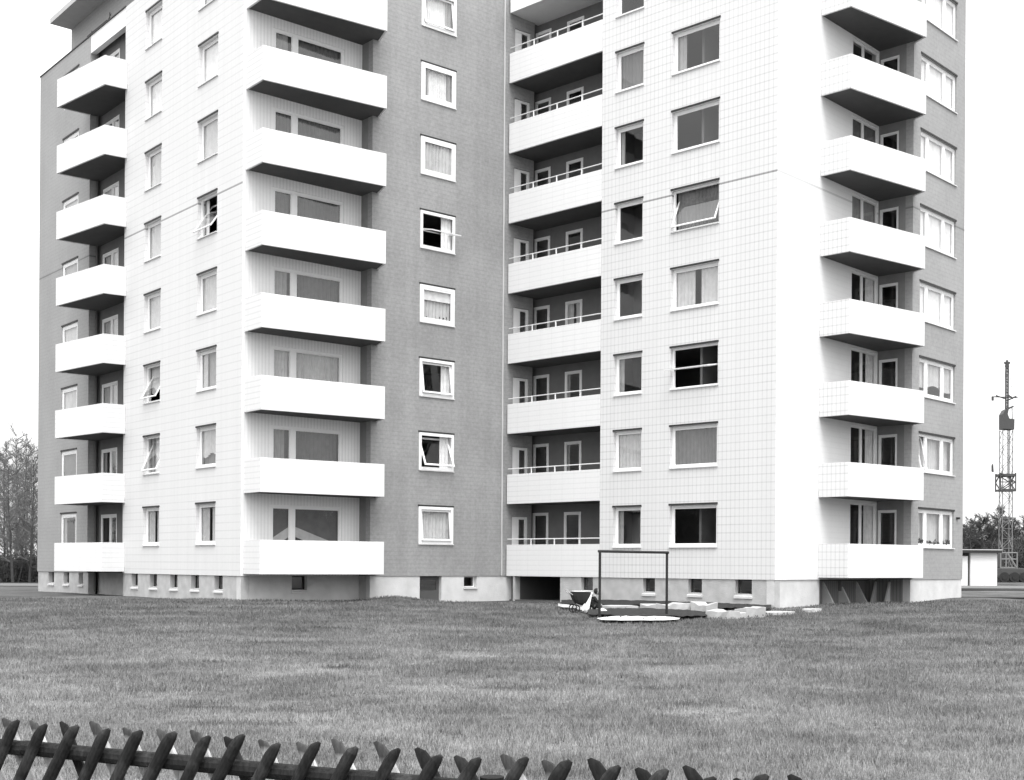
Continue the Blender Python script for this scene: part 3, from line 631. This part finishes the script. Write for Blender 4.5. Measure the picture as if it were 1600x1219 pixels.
# ---------------------------------------------------------------- pram
M['pram'] = plain('dark_pram_cloth', 0.025, 0.7); M['chrome'] = plain('pale_metal', 0.6, 0.35, metal=.5); M['tyre'] = plain('dark_rubber', 0.03, 0.8); M['linen'] = plain('white_linen', 0.85, 0.9)
g = gpt(909, 957.5, 0.0); pr = thing('pram', 'dark low pram with a pale rim and handle standing left of the carpet frame', 'pram', Matrix.Translation((g.x, g.y, .0)) @ Matrix.Rotation(math.radians(12), 4, 'Z'))
mw = WM[pr.name]; m = MB(); NN = 16
secs = [(.235, .16, .12, .02), (.28, .21, .17, .0), (.38, .27, .2, -.01), (.50, .31, .22, -.02), (.60, .30, .23, -.03)]
for z, rx, ry, ox in secs:
    for i in range(NN):
        t = 2 * math.pi * i / NN; c, s = math.cos(t), math.sin(t)
        m.v.append((ox + rx * math.copysign(abs(c) ** .6, c), ry * math.copysign(abs(s) ** .6, s), z + (0.03 * (c < -.5) if z > .5 else 0)))
for k in range(len(secs) - 1):
    for i in range(NN): m.f.append((k * NN + i, k * NN + (i + 1) % NN, (k + 1) * NN + (i + 1) % NN, (k + 1) * NN + i))
m.f.append(tuple(range(NN))[::-1]); m.f.append(tuple((len(secs) - 1) * NN + i for i in range(NN))); tub = m.build('tub', M['pram'], pr, mw, smooth=False)
m = MB()
for i in range(NN):
    t0, t1 = 2 * math.pi * i / NN, 2 * math.pi * (i + 1) / NN
    f = lambda t: (-.03 + .31 * math.copysign(abs(math.cos(t)) ** .6, math.cos(t)), .235 * math.copysign(abs(math.sin(t)) ** .6, math.sin(t)), .62)
    m.tube(f(t0), f(t1), .012, n=6)
m.build('rim', M['chrome'], pr, mw)
m = MB(); hp = [(-.30, -.16, .52), (-.42, -.16, .60), (-.46, -.16, .66), (-.46, .16, .66), (-.42, .16, .60), (-.30, .16, .52)]
for a, b in zip(hp, hp[1:]): m.tube(a, b, .013, n=6)
m.build('handle', M['chrome'], pr, mw)
m = MB()
for sy in (-1, 1): m.tube((-.22, sy * .19, .11), (.2, sy * .14, .26), .009, n=6).tube((.2, sy * .19, .11), (-.2, sy * .14, .26), .009, n=6)
m.build('chassis', M['chrome'], pr, mw)
for sx in (-.22, .2):
    for sy in (-.2, .2):
        wv = MB(); R0 = .115
        for i in range(16):
            a, b = 2 * math.pi * i / 16, 2 * math.pi * (i + 1) / 16
            wv.tube((sx + R0 * math.cos(a), sy, R0 + .01 + R0 * math.sin(a)), (sx + R0 * math.cos(b), sy, R0 + .01 + R0 * math.sin(b)), .016, n=6)
        for i in range(8):
            a = math.pi * i / 4; wv.tube((sx, sy, R0 + .01), (sx + R0 * math.cos(a), sy, R0 + .01 + R0 * math.sin(a)), .004, n=4)
        wv.tube((sx, sy - .025, R0 + .01), (sx, sy + .025, R0 + .01), .025)
        wv.build('wheel', M['tyre'], pr, mw)
# white blanket hanging over the right edge
def drape(cols, mw, name, mat, label, cat):
    m = MB(); n = len(cols); k = len(cols[0])
    for c in cols: m.v += c
    for i in range(n - 1):
        for j in range(k - 1): a = i * k + j; m.f.append((a, a + k, a + k + 1, a + 1))
    o = m.build(name, mat, None, mw, smooth=True); s = o.modifiers.new('thick', 'SOLIDIFY'); s.thickness = .015; return tag(o, label, cat)
cols = []
for i in range(9):
    t = i / 8; y = -.27 - .02 * math.sin(t * 9)
    x0, xt = -.07 + .30 * t, .10 + .18 * t
    cols.append([(.06 + .20 * t, y + .2 - .2 * (1 - t), .28 + .33 * t ** 1.6), (.03 + .22 * t, y + .02, .26 + .32 * t ** 1.6), (-.02 + .22 * t, y - .03 * math.sin(t * 14), .22 + .16 * t), (-.05 + .20 * t, y - .02 + .03 * math.sin(t * 11), .14), (-.07 + .18 * t, y - .03, .03 + .03 * math.sin(t * 7))])
drape(cols, mw, 'blanket', M['linen'], 'white blanket hanging down over the near side of the dark pram', 'blanket')

# ---------------------------------------------------------------- crouching child
M['coat'] = plain('dark_coat', 0.02, 0.9); M['skin'] = plain('skin', 0.35, 0.6); M['hair'] = plain('dark_hair', 0.02, 0.8); M['shoe'] = plain('white_shoe', 0.85, 0.5)
g = gpt(930, 957.5, 0)
ch = thing('person', 'small person in dark coat and white shoes crouching between pram and carpet frame', 'person', Matrix.Translation((g.x - .08, g.y - .1, 0)) @ Matrix.Scale(1.05, 4))
CW = WM[ch.name]
def skin(name, pts, edges, radii, mat, parent, mw, root=0, sub=1):
    me = bpy.data.meshes.new(name); me.from_pydata(pts, edges, []); o = bpy.data.objects.new(name, me); COL.objects.link(o); me.materials.append(mat)
    place(o, parent, mw); md = o.modifiers.new('skin', 'SKIN'); sv = me.skin_vertices[0].data
    for i, r in enumerate(radii): sv[i].radius = (r, r) if not isinstance(r, tuple) else r
    sv[root].use_root = True; md.use_smooth_shade = True
    s = o.modifiers.new('sub', 'SUBSURF'); s.levels = sub; s.render_levels = sub; return o
# pose: squatting, back rounded, facing right, hands forward to the ground
pts = [(0, 0, .17), (-.01, 0, .27), (.02, 0, .37), (.06, 0, .44), (.085, 0, .49), (.105, 0, .53)]; rad = [.085, .088, .09, .06, .032, .035]; ed = [(0, 1), (1, 2), (2, 3), (3, 4), (4, 5)]
for s in (-1, 1):
    i = len(pts); pts += [(0.02, s * .06, .16), (.17, s * .10, .27), (.11, s * .10, .09), (.10, s * .10, .035), (.17, s * .115, .025)]; rad += [.06, .045, .034, .024, .022]
    ed += [(0, i), (i, i + 1), (i + 1, i + 2), (i + 2, i + 3), (i + 3, i + 4)]
    i = len(pts); pts += [(.06, s * .085, .42), (.13, s * .13, .31), (.24, s * .10, .22), (.275, s * .095, .19)]; rad += [.036, .030, .022, .018]
    ed += [(3, i), (i, i + 1), (i + 1, i + 2), (i + 2, i + 3)]
    for f in range(5):
        j = len(pts); oy = s * (.095 + (f - 2) * .008); L = (.030, .036, .038, .034, .028)[f]
        pts += [(.285, oy, .18), (.285 + L * .6, oy, .172), (.285 + L, oy, .16)] if f else [(.278, s * .078, .182), (.290, s * .066, .172), (.302, s * .062, .165)]
        rad += [.006, .0055, .005]; ed += [(i + 3, j), (j, j + 1), (j + 1, j + 2)]
skin('body', pts, ed, rad, M['skin'], ch, CW, 0, 1)
def ellips(c, r, nu=14, nv=10, fn=None):
    m = MB()
    for j in range(nv + 1):
        ph = math.pi * j / nv
        for i in range(nu):
            t = 2 * math.pi * i / nu; v = Vector((r[0] * math.sin(ph) * math.cos(t), r[1] * math.sin(ph) * math.sin(t), r[2] * math.cos(ph)))
            if fn: v = fn(v)
            m.v.append((c[0] + v.x, c[1] + v.y, c[2] + v.z))
    for j in range(nv):
        for i in range(nu): m.f.append((j * nu + i, (j + 1) * nu + i, (j + 1) * nu + (i + 1) % nu, j * nu + (i + 1) % nu))
    return m
def face(v):
    if v.x > .055 and abs(v.y) < .016 and abs(v.z + .01) < .022: v = v + Vector((.014, 0, 0))
    if v.x > .05 and abs(v.z - .01) < .012 and .015 < abs(v.y) < .04: v = v - Vector((.006, 0, 0))
    if v.z < -.05: v = Vector((v.x * .9 + .006, v.y * .85, v.z))
    return v
hd = ellips((.125, 0, .585), (.078, .066, .088), 20, 14, face).build('head', M['skin'], ch, CW, smooth=True)
ellips((.108, 0, .60), (.082, .074, .086), 16, 10, lambda v: v if v.x < .035 else Vector((.035 - (v.x - .035) * .1, v.y, v.z))).build('hair', M['hair'], ch, CW, smooth=True)
cpts = [(0, 0, .15), (-.015, 0, .27), (.015, 0, .38), (.055, 0, .455), (.05, .09, .43), (.12, .135, .32), (.22, .105, .235), (.05, -.09, .43), (.12, -.135, .32), (.22, -.105, .235), (.03, .07, .16), (.165, .105, .275), (.03, -.07, .16), (.165, -.105, .275), (.12, .105, .12), (.12, -.105, .12)]
skin('coat', cpts, [(0, 1), (1, 2), (2, 3), (3, 4), (4, 5), (5, 6), (3, 7), (7, 8), (8, 9), (0, 10), (10, 11), (11, 14), (0, 12), (12, 13), (13, 15)], [.11, .112, .11, .07, .05, .042, .032, .05, .042, .032, .078, .06, .078, .06, .044, .044], M['coat'], ch, CW, 0, 1)
for s in (-1, 1):
    ellips((.155, s * .11, .035), (.085, .036, .036), 14, 8, lambda v: Vector((v.x, v.y, max(v.z, -.03) * (1 if v.x < 0 else .75)))).build('shoe', M['shoe'], ch, CW, smooth=True)
g2 = gpt(941, 959.5, .0)
o = ellips((0, 0, .07), (.13, .1, .09), 12, 8, lambda v: v * (1 + .25 * math.sin(7 * v.x * 9) * .5)).build('cloth_bundle', M['linen'], None, Matrix.Translation(g2), smooth=True)
tag(o, 'small crumpled white cloth bundle lying at the foot of the left frame post', 'bundle')

# ---------------------------------------------------------------- fence of crossed half-round pickets
def woodmat(name, v, dk, th, tip=None):
    m, n, b = newmat(name); tc = N(n, 'ShaderNodeTexCoord'); no = N(n, 'ShaderNodeTexNoise'); no.inputs['Scale'].default_value = 9; no.inputs['Detail'].default_value = 6
    n.links.new(tc.outputs['Object'], no.inputs['Vector']); mr = N(n, 'ShaderNodeMapRange'); mr.inputs[1].default_value = th; mr.inputs[2].default_value = th + .12; mr.inputs[3].default_value = v; mr.inputs[4].default_value = dk
    n.links.new(no.outputs[0], mr.inputs[0]); nf = N(n, 'ShaderNodeTexNoise'); nf.inputs['Scale'].default_value = 75; n.links.new(tc.outputs['Object'], nf.inputs['Vector'])
    src = mr.outputs[0]
    if tip:      # darker tips above the rail
        sp = N(n, 'ShaderNodeSeparateXYZ'); n.links.new(tc.outputs['Object'], sp.inputs[0]); tz = N(n, 'ShaderNodeMapRange'); tz.inputs[1].default_value = .74; tz.inputs[2].default_value = .77
        n.links.new(math_(n, 'ADD', sp.outputs['Z'], math_(n, 'MULTIPLY', no.outputs[0], .05)), tz.inputs[0])
        mx = N(n, 'ShaderNodeMix'); n.links.new(tz.outputs[0], mx.inputs[0]); n.links.new(src, mx.inputs[2]); mx.inputs[3].default_value = tip; src = mx.outputs[0]
    f = math_(n, 'MULTIPLY', src, math_(n, 'MULTIPLY_ADD', nf.outputs[0], 1.2, .4)); cb = N(n, 'ShaderNodeCombineColor')
    for i in range(3): n.links.new(f, cb.inputs[i])
    n.links.new(cb.outputs[0], b.inputs['Base Color']); b.inputs['Roughness'].default_value = .9; b.inputs['Specular IOR Level'].default_value = .08
    mpb = N(n, 'ShaderNodeMapping'); mpb.inputs['Scale'].default_value = (1, 1, .15); n.links.new(tc.outputs['Object'], mpb.inputs[0]); n.links.new(mpb.outputs[0], nf.inputs['Vector']); bp = N(n, 'ShaderNodeBump'); bp.inputs['Strength'].default_value = .8; bp.inputs['Distance'].default_value = .008; n.links.new(nf.outputs[0], bp.inputs['Height']); n.links.new(bp.outputs[0], b.inputs['Normal']); return m
M['bark'] = woodmat('dark_stained_wood', 0.022, 0.042, .5); M['cut'] = woodmat('pale_cut_wood', 0.52, 0.10, .60, .08); M['cut2'] = woodmat('pale_cut_wood_patchy', 0.42, 0.07, .52, .06); M['railw'] = woodmat('rail_wood', 0.024, 0.05, .55)
FO = Vector((-2.044, 4.778, 0)); fd = Vector((2.517, -1.153, 0)).normalized(); FF = Matrix(((fd.x, -fd.y, 0, FO.x), (fd.y, fd.x, 0, FO.y), (0, 0, 1, 0), (0, 0, 0, 1)))
fen = thing('fence', 'low rustic fence of crossed dark half-round pickets along the near edge of the lawn', 'fence', FF)
def stick(p, q, r, flat_, mat, tipdir):
    """half-round paling from p (bottom) to q (tip): flat_ = +1 flat side away from the viewer"""
    m = MB(); p = Vector(p); q = Vector(q); d = (q - p).normalized(); a = Vector((0, 1, 0)); s = d.cross(a).normalized(); n = 12; L = (q - p).length
    st = [0, .25, .5, .75, 1 - .055 / L, 1 - .022 / L, 1]
    bend = random.uniform(-.006, .006)
    for t in st:
        c = p + d * (L * t) + s * bend * math.sin(math.pi * t); rr = r * (1 + random.uniform(-.05, .05))
        sc = 1 if t < 1 - .05 / L else (.82 if t < .999 else .30); off = s * (0 if sc == 1 else (1 - sc) * r * tipdir * .6)
        for k in range(n):
            th_ = 2 * math.pi * k / n; ca, sa = math.cos(th_), math.sin(th_)
            yv = sa * rr * sc
            if flat_ * yv > 0: yv *= .25
            m.v.append(tuple(c + off + s * (ca * rr * sc) + a * yv))
    for j in range(len(st) - 1):
        for k in range(n): m.f.append((j * n + k, j * n + (k + 1) % n, (j + 1) * n + (k + 1) % n, (j + 1) * n + k))
    m.f.append(tuple(range(n))[::-1]); m.f.append(tuple((len(st) - 1) * n + k for k in range(n)))
    return m.build('picket', M[mat], fen, FF, smooth=False)
SPC = .1518
for i in range(-4, 25):
    j = lambda a: random.uniform(-a, a)
    x = i * SPC + j(.010) - (.02 if i in (8,) else 0); zt = .79 + j(.012); sl_ = .60 + j(.04)
    stick((x - sl_ * (zt - .02), -.038, .02), (x, -.038, zt), .0228 + j(.0020), 1, 'bark', -1)
    x2 = x - (.155 - .0028 * i) + j(.006); zt = .785 + j(.014); sl_ = .58 + j(.04)
    stick((x2 + sl_ * (zt - .02), .036, .02), (x2, .036, zt), .0225 + j(.002), -1, random.choice(['cut', 'cut2', 'cut2', 'bark'] if i < 12 else ['bark', 'bark', 'cut2']), 1)
for z in (.675, .24):
    m = MB()
    for x in np.arange(-1.0, 4.0, .5): m.tube((x, random.uniform(-.003, .003), z + random.uniform(-.003, .003)), (x + .5, 0, z), .028, .028, n=10)
    m.build('rail', M['railw'], fen, FF)
for x in (-.6, 1.9, 3.7): MB().tube((x + .04, .1, -.3), (x + .04, .1, .70), .04, n=12).build('post', M['railw'], fen, FF)

# ---------------------------------------------------------------- trees
M['barkt'] = plain('tree_bark', 0.07, 0.95, mott=0.5, scale=4); M['twig'] = plain('twigs', 0.07, 0.95, mott=0.4, scale=1); M['twig_p'] = plain('pale_twigs', 0.17, 0.95, mott=0.4, scale=1)
def tri_tubes(segs):
    """fast mesh of thin three-sided tubes: rows x0 y0 z0 x1 y1 z1 r0 r1"""
    a = np.array(segs); p, q = a[:, :3], a[:, 3:6]; d = q - p; d /= np.linalg.norm(d, axis=1)[:, None] + 1e-9
    ref = np.where(np.abs(d[:, 2:3]) < .9, [[0, 0, 1.]], [[1., 0, 0]]); s = np.cross(d, ref); s /= np.linalg.norm(s, axis=1)[:, None]; t = np.cross(d, s)
    n = len(a); V = np.zeros((n, 6, 3))
    for k in range(3):
        th = 2 * math.pi * k / 3; o = s * math.cos(th) + t * math.sin(th); V[:, k] = p + o * a[:, 6:7]; V[:, 3 + k] = q + o * a[:, 7:8]
    F = []; b = np.arange(n)[:, None] * 6
    F = np.concatenate([b + np.array([[0, 1, 4, 3]]), b + np.array([[1, 2, 5, 4]]), b + np.array([[2, 0, 3, 5]])], 0)
    me = bpy.data.meshes.new('t'); me.vertices.add(n * 6); me.vertices.foreach_set('co', V.reshape(-1)); me.loops.add(len(F) * 4); me.loops.foreach_set('vertex_index', F.reshape(-1).astype(np.int32))
    me.polygons.add(len(F)); me.polygons.foreach_set('loop_start', np.arange(0, len(F) * 4, 4, dtype=np.int32)); me.update(calc_edges=True); return me
def bare_tree(x, y, h, spread, dens, label, group, name='bare_tree', twr=.010, low=.3, up=1.0, mat='twig'):
    r = random.Random(int(x * 131 + y * 17)); z0 = gz(x, y)
    root = thing(name, label, 'tree', Matrix.Translation((x, y, z0)), group)
    tr = MB(); base = Vector((0, 0, -.2)); pts_ = [base]; lean = Vector((r.uniform(-.04, .04), r.uniform(-.04, .04), 0))
    for k in range(1, 9): pts_.append(Vector((lean.x * h * k / 8 + r.uniform(-.05, .05), lean.y * h * k / 8 + r.uniform(-.05, .05), h * .93 * k / 8)))
    R0 = .0065 * h + .03
    for k in range(8): tr.tube(pts_[k], pts_[k + 1], R0 * (1 - k / 8.6), R0 * (1 - (k + 1) / 8.6), n=7)
    tr.build('trunk', M['barkt'], root, WM[root.name])
    segs = []
    def grow(p, d, L, rad, lev):
        n = 4; q = p.copy()
        for i in range(n):
            d = (d + Vector((r.gauss(0, .16), r.gauss(0, .16), r.gauss(.05 * up, .12)))).normalized(); e = q + d * (L / n)
            ra, rb_ = rad * (1 - i / n * .7), rad * (1 - (i + 1) / n * .7)
            segs.append((*q, *e, max(ra, twr * .5), max(rb_, twr * .4)))
            if lev < 3:
                for c in range(dens if lev < 2 else dens + 1):
                    if r.random() < .9:
                        nd = (d + Vector((r.gauss(0, .75), r.gauss(0, .75), r.gauss(.1 * up, .5)))).normalized(); grow(q.lerp(e, r.random()), nd, L * r.uniform(.35, .6), max(rad * .45, twr), lev + 1)
            q = e
    nb = int(h * (2.7 if mat == 'twig_p' else 4.2))
    for b in range(nb):
        t = low + (1 - low) * (b / nb) ** .9; k = min(7, int(t * 8)); p = pts_[k].lerp(pts_[k + 1], t * 8 - k); an = r.uniform(0, 6.28)
        L = spread * (1.05 - .75 * ((t - low) / (1 - low))) * r.uniform(.7, 1.2)
        grow(p, Vector((math.cos(an), math.sin(an), r.uniform(.35, 1.1) * up)).normalized(), L, .03 + .02 * (1 - t), 1)
    me = tri_tubes(segs); me.materials.append(M[mat]); me.name = 'crown'; o = bpy.data.objects.new('crown', me); COL.objects.link(o); place(o, root, WM[root.name])
    return root
def at(px, Z): return (px - PX0) / FPX * Z
LT = [(7, 84, 9.6, 'leftmost bare tree standing at the left edge of the wood'), (13, 96, 10.8, 'tall thin bare tree second from the left in the wood'), (20, 80, 9.0, 'bare tree with a dark lower trunk, third from the left'), (26, 92, 11.6, 'tallest bare tree, its thin top rising above the rest of the wood'), (33, 86, 9.8, 'bare tree right of the tallest tree in the wood'), (40, 98, 10.9, 'tall bare tree in the middle of the wood left of the block'), (46, 82, 9.6, 'bare tree with slanting branches, third from the block'), (52, 90, 9.2, 'bare tree standing second from the grey brick edge of the block'), (58, 84, 8.0, 'lower bare tree touching the grey brick edge of the block')]
for i, (px, Z, h, lb) in enumerate(LT): bare_tree(at(px, Z), Z, h, 2.6, 2, lb, 'bare trees of the wood left of the block', twr=.0085, low=.16, up=1.0, mat='twig_p')
def thicket(name, x0, x1, y0, y1, h, n, label, mat='twig', rad=.014):
    segs = []
    for _ in range(n):
        x, y = RNG.uniform(x0, x1), RNG.uniform(y0, y1); q = np.array([x, y, 0.]); hh = h * RNG.uniform(.5, 1.1); d = np.array([RNG.normal(0, .25), RNG.normal(0, .25), 1.])
        for k in range(4):
            e = q + d * hh / 4; segs.append((*q, *e, rad, rad * .8)); d = d + RNG.normal(0, .3, 3) * [1, 1, .3]; q = e
            for _ in range(3): f = q + RNG.normal(0, 1, 3) * h * .16; segs.append((*q, *f, rad * .7, rad * .4))
    me = tri_tubes(segs); me.materials.append(M[mat]); o = bpy.data.objects.new(name, me); COL.objects.link(o); place(o, None, Matrix()); o['kind'] = 'stuff'; return tag(o, label, 'undergrowth')
thicket('undergrowth', -48, -33, 82, 96, 1.5, 2600, 'dark leafless undergrowth beneath the bare trees at the left', rad=.03)
RT = [(1508, 128, 6.0, 'dark bushy tree against the right edge of the block, above the hut roof'), (1522, 132, 6.8, 'dark bushy tree behind the white hut, left of the rounder crown'), (1532, 126, 6.7, 'small rounded tree crown standing above the middle of the hut'), (1547, 134, 6.3, 'dark bushy tree in the dip left of the crane mast'), (1559, 130, 7.7, 'tallest bushy tree, directly left of the crane mast'), (1570, 136, 7.0, 'dark bushy tree directly behind the crane mast'), (1584, 130, 6.5, 'bushy tree just right of the crane mast'), (1597, 136, 6.9, 'rightmost bushy tree at the edge of the picture')]
for i, (px, Z, h, lb) in enumerate(RT): bare_tree(at(px, Z), Z, h, 2.7, 3, lb, 'bushy trees behind the crane and the hut', twr=.016, low=.08, up=.7, name='bushy_tree')
thicket('undergrowth', 40, 70, 124, 134, 3.6, 2600, 'dark dense brush below the trees behind the crane', rad=.05)

# woods around the field, outside the picture; the low windows mirror them
def wood(x0, x1, y0, y1, n, label):
    thicket('woodland', x0, x1, y0, y1, 10, n, label, rad=.13)
wood(-150, -95, -60, 95, 2600, 'distant bare wood to the left of the lawn beyond the picture edge')
wood(110, 160, -40, 70, 1800, 'distant bare wood to the right of the lawn beyond the picture edge')
# ---------------------------------------------------------------- site huts and crane
M['hutw'] = plain('white_hut_panel', 0.85, 0.6, mott=.05); M['crane'] = plain('pale_crane_steel', 0.20, 0.6); M['craned'] = plain('dark_crane_steel', 0.07, 0.6)
def hp_(px, py, Z):
    u, v = px - PX0, py - PYH; c, s = math.cos(ROLL), math.sin(ROLL); uu, vv = u * c + v * s, -u * s + v * c
    return Vector((uu * Z / FPX, Z, HC - vv * Z / FPX))
Z = 96; x0, x1, x2, x3 = at(1496, Z), at(1512.5, Z), at(1516.5, Z), at(1558, Z); zt, zb = hp_(1530, 864, Z).z, -.1
hut = thing('site_hut', 'low white hut with a thin dark flat roof beside the base of the crane', 'hut', Matrix.Translation(((x1 + x3) / 2, Z, 0)))
MB().box(x2, x3, Z, Z + 5, zb, zt).build('wall', M['hutw'], hut, Matrix()); MB().box(x0, x1, Z + .05, Z + 5, zb, zt - .25).build('wall', M['hutw'], hut, Matrix())
MB().box(x1, x2, Z + .4, Z + 5, zb, zt).build('door', M['door_d'], hut, Matrix()); MB().box(x0 - 1, x3 + .25, Z - .35, Z + 5.2, zt, zt + .2).build('roof', M['dark'], hut, Matrix()); MB().box(x0 - 1, x3 + .27, Z - .37, Z + 5.2, zt + .2, zt + .27).build('roof_edge', M['fascia'], hut, Matrix())
Z = 104; c = lambda px, py: hp_(px, py, Z)
cr = thing('tower_crane', 'thin lattice tower crane with a small dark cab rising behind the white hut', 'crane', Matrix.Translation((at(1571, Z), Z, 0)))
I = Matrix(); xl, xr = c(1564, 760).x, c(1579.5, 760).x; yl, yr = Z - .4, Z + .4
def lattice(m, xl, xr, yl, yr, z0, z1, st, r, rd):
    for x in (xl, xr):
        for y in (yl, yr): m.tube((x, y, z0), (x, y, z1), r, n=6)
    n = max(1, int((z1 - z0) / st)); st = (z1 - z0) / n
    for k in range(n):
        a, b = z0 + k * st, z0 + (k + 1) * st
        if k % 2: a, b = b, a
        for y in (yl, yr): m.tube((xl, y, a), (xr, y, b), rd, n=4)
        for x in (xl, xr): m.tube((x, yl, a), (x, yr, b), rd, n=4)
        m.tube((xl, yl, z0 + k * st), (xr, yl, z0 + k * st), rd, n=4)
zc = lambda py: c(1571, py).z
m = MB(); lattice(m, xl, xr, yl, yr, zc(888), zc(672), .78, .036, .022); m.build('mast', M['crane'], cr, I)
m = MB(); m.tube(c(1575, 672), c(1575, 741), .045, n=6); m.build('ladder', M['craned'], cr, I)
m = MB(); xa, xb = c(1559.5, 750).x, c(1583, 750).x; lattice(m, xa, xb, yl - .2, yr + .2, zc(768), zc(740), .7, .05, .05)
m.box(xa, xb, yl - .2, yr + .2, zc(745), zc(741)).box(xa, xb, yl - .2, yr + .2, zc(768), zc(765)).build('climbing_collar', M['craned'], cr, I)
a, b = c(1564, 672), c(1582, 648); m = MB(); y0, y1 = Z - .5, Z + .5
prof = [(1564, 671), (1581.5, 672), (1582, 656), (1574, 655), (1571.5, 648), (1573, 641), (1581, 637), (1580, 635), (1568, 641), (1564, 648)]
pv = [c(*p_) for p_ in prof]; nn = len(pv); m.v = [(p_.x, y0, p_.z) for p_ in pv] + [(p_.x, y1, p_.z) for p_ in pv]; m.f = [tuple(range(nn))[::-1], tuple(range(nn, 2 * nn))] + [(i, (i + 1) % nn, nn + (i + 1) % nn, nn + i) for i in range(nn)]
cab = m.build('cab', M['craned'], cr, I); m = MB().tube(c(1581.8, 657), c(1581.2, 637), .03, n=6); m.build('cab_post', M['craned'], cab, I)
m = MB(); p_, q_ = c(1573, 640), c(1574, 566); lattice(m, p_.x - .08, p_.x + .10, Z - .1, Z + .1, p_.z, q_.z, .4, .035, .022); m.build('jib', M['craned'], cr, I)
m = MB(); m.tube(c(1573.5, 576), c(1573.5, 563), .14, .10).tube(c(1569, 567), c(1578, 567), .09).tube(c(1571, 573), c(1576, 571), .12).build('jib_head', M['craned'], cr, I)
m = MB(); m.tube(c(1549.5, 620), c(1590, 621.5), .045, n=6).tube(c(1556, 618), c(1570, 623), .05, n=6).tube(c(1576, 625), c(1588, 619), .06, n=6).tube(c(1551, 620), c(1551, 626), .10, n=8).tube(c(1575, 617), c(1583, 623), .06, n=6).build('cross_arm', M['craned'], cr, I)
m = MB()
for aa, bb in (((1578, 570), (1582, 640)), ((1571, 572), (1567, 645)), ((1576, 575), (1583, 620))): m.tube(c(*aa), c(*bb), .010, n=4)
m.tube(c(1551, 625), c(1551, 725), .006, n=4).build('cable', M['crane'], cr, I)
MB().tube(c(1551, 725), c(1551.5, 738), .05, .07, n=8).tube(c(1550, 727), c(1550, 737), .05).build('hook_block', M['craned'], cr, I)
m = MB(); xa, xb = c(1557.5, 890).x, c(1583, 890).x
for x in (xa, c(1566, 880).x, xb): m.tube((x, Z - .9, zc(888)), (x, Z - .9, zc(863)), .06, n=6)
for py in (864, 874, 887): m.tube((xa, Z - .9, zc(py)), (xb, Z - .9, zc(py)), .055, n=6)
m.tube((c(1568, 865).x, Z - .9, zc(865)), (c(1582, 887).x, Z - .9, zc(887)), .08, n=6).build('base_frame', M['crane'], cr, I)
MB().box(c(1558, 880).x, c(1566, 880).x, Z - .5, Z + .6, zc(886), zc(866)).build('ballast', M['craned'], cr, I)
x0, x1 = c(1557, 895).x, c(1598, 895).x
MB().box(x0, x1, Z - 1.1, Z + 1.3, zc(903), zc(888)).build('undercarriage', M['craned'], cr, I, bevel=.06)
for px in (1561, 1577, 1592):
    xx = c(px, 900).x; MB().tube((xx, Z - 1.3, zc(902)), (xx, Z - 1.0, zc(902)), .42, n=20).tube((xx, Z - 1.34, zc(902)), (xx, Z - 1.29, zc(902)), .2, n=14).build('wheel', M['tyre'], cr, I)
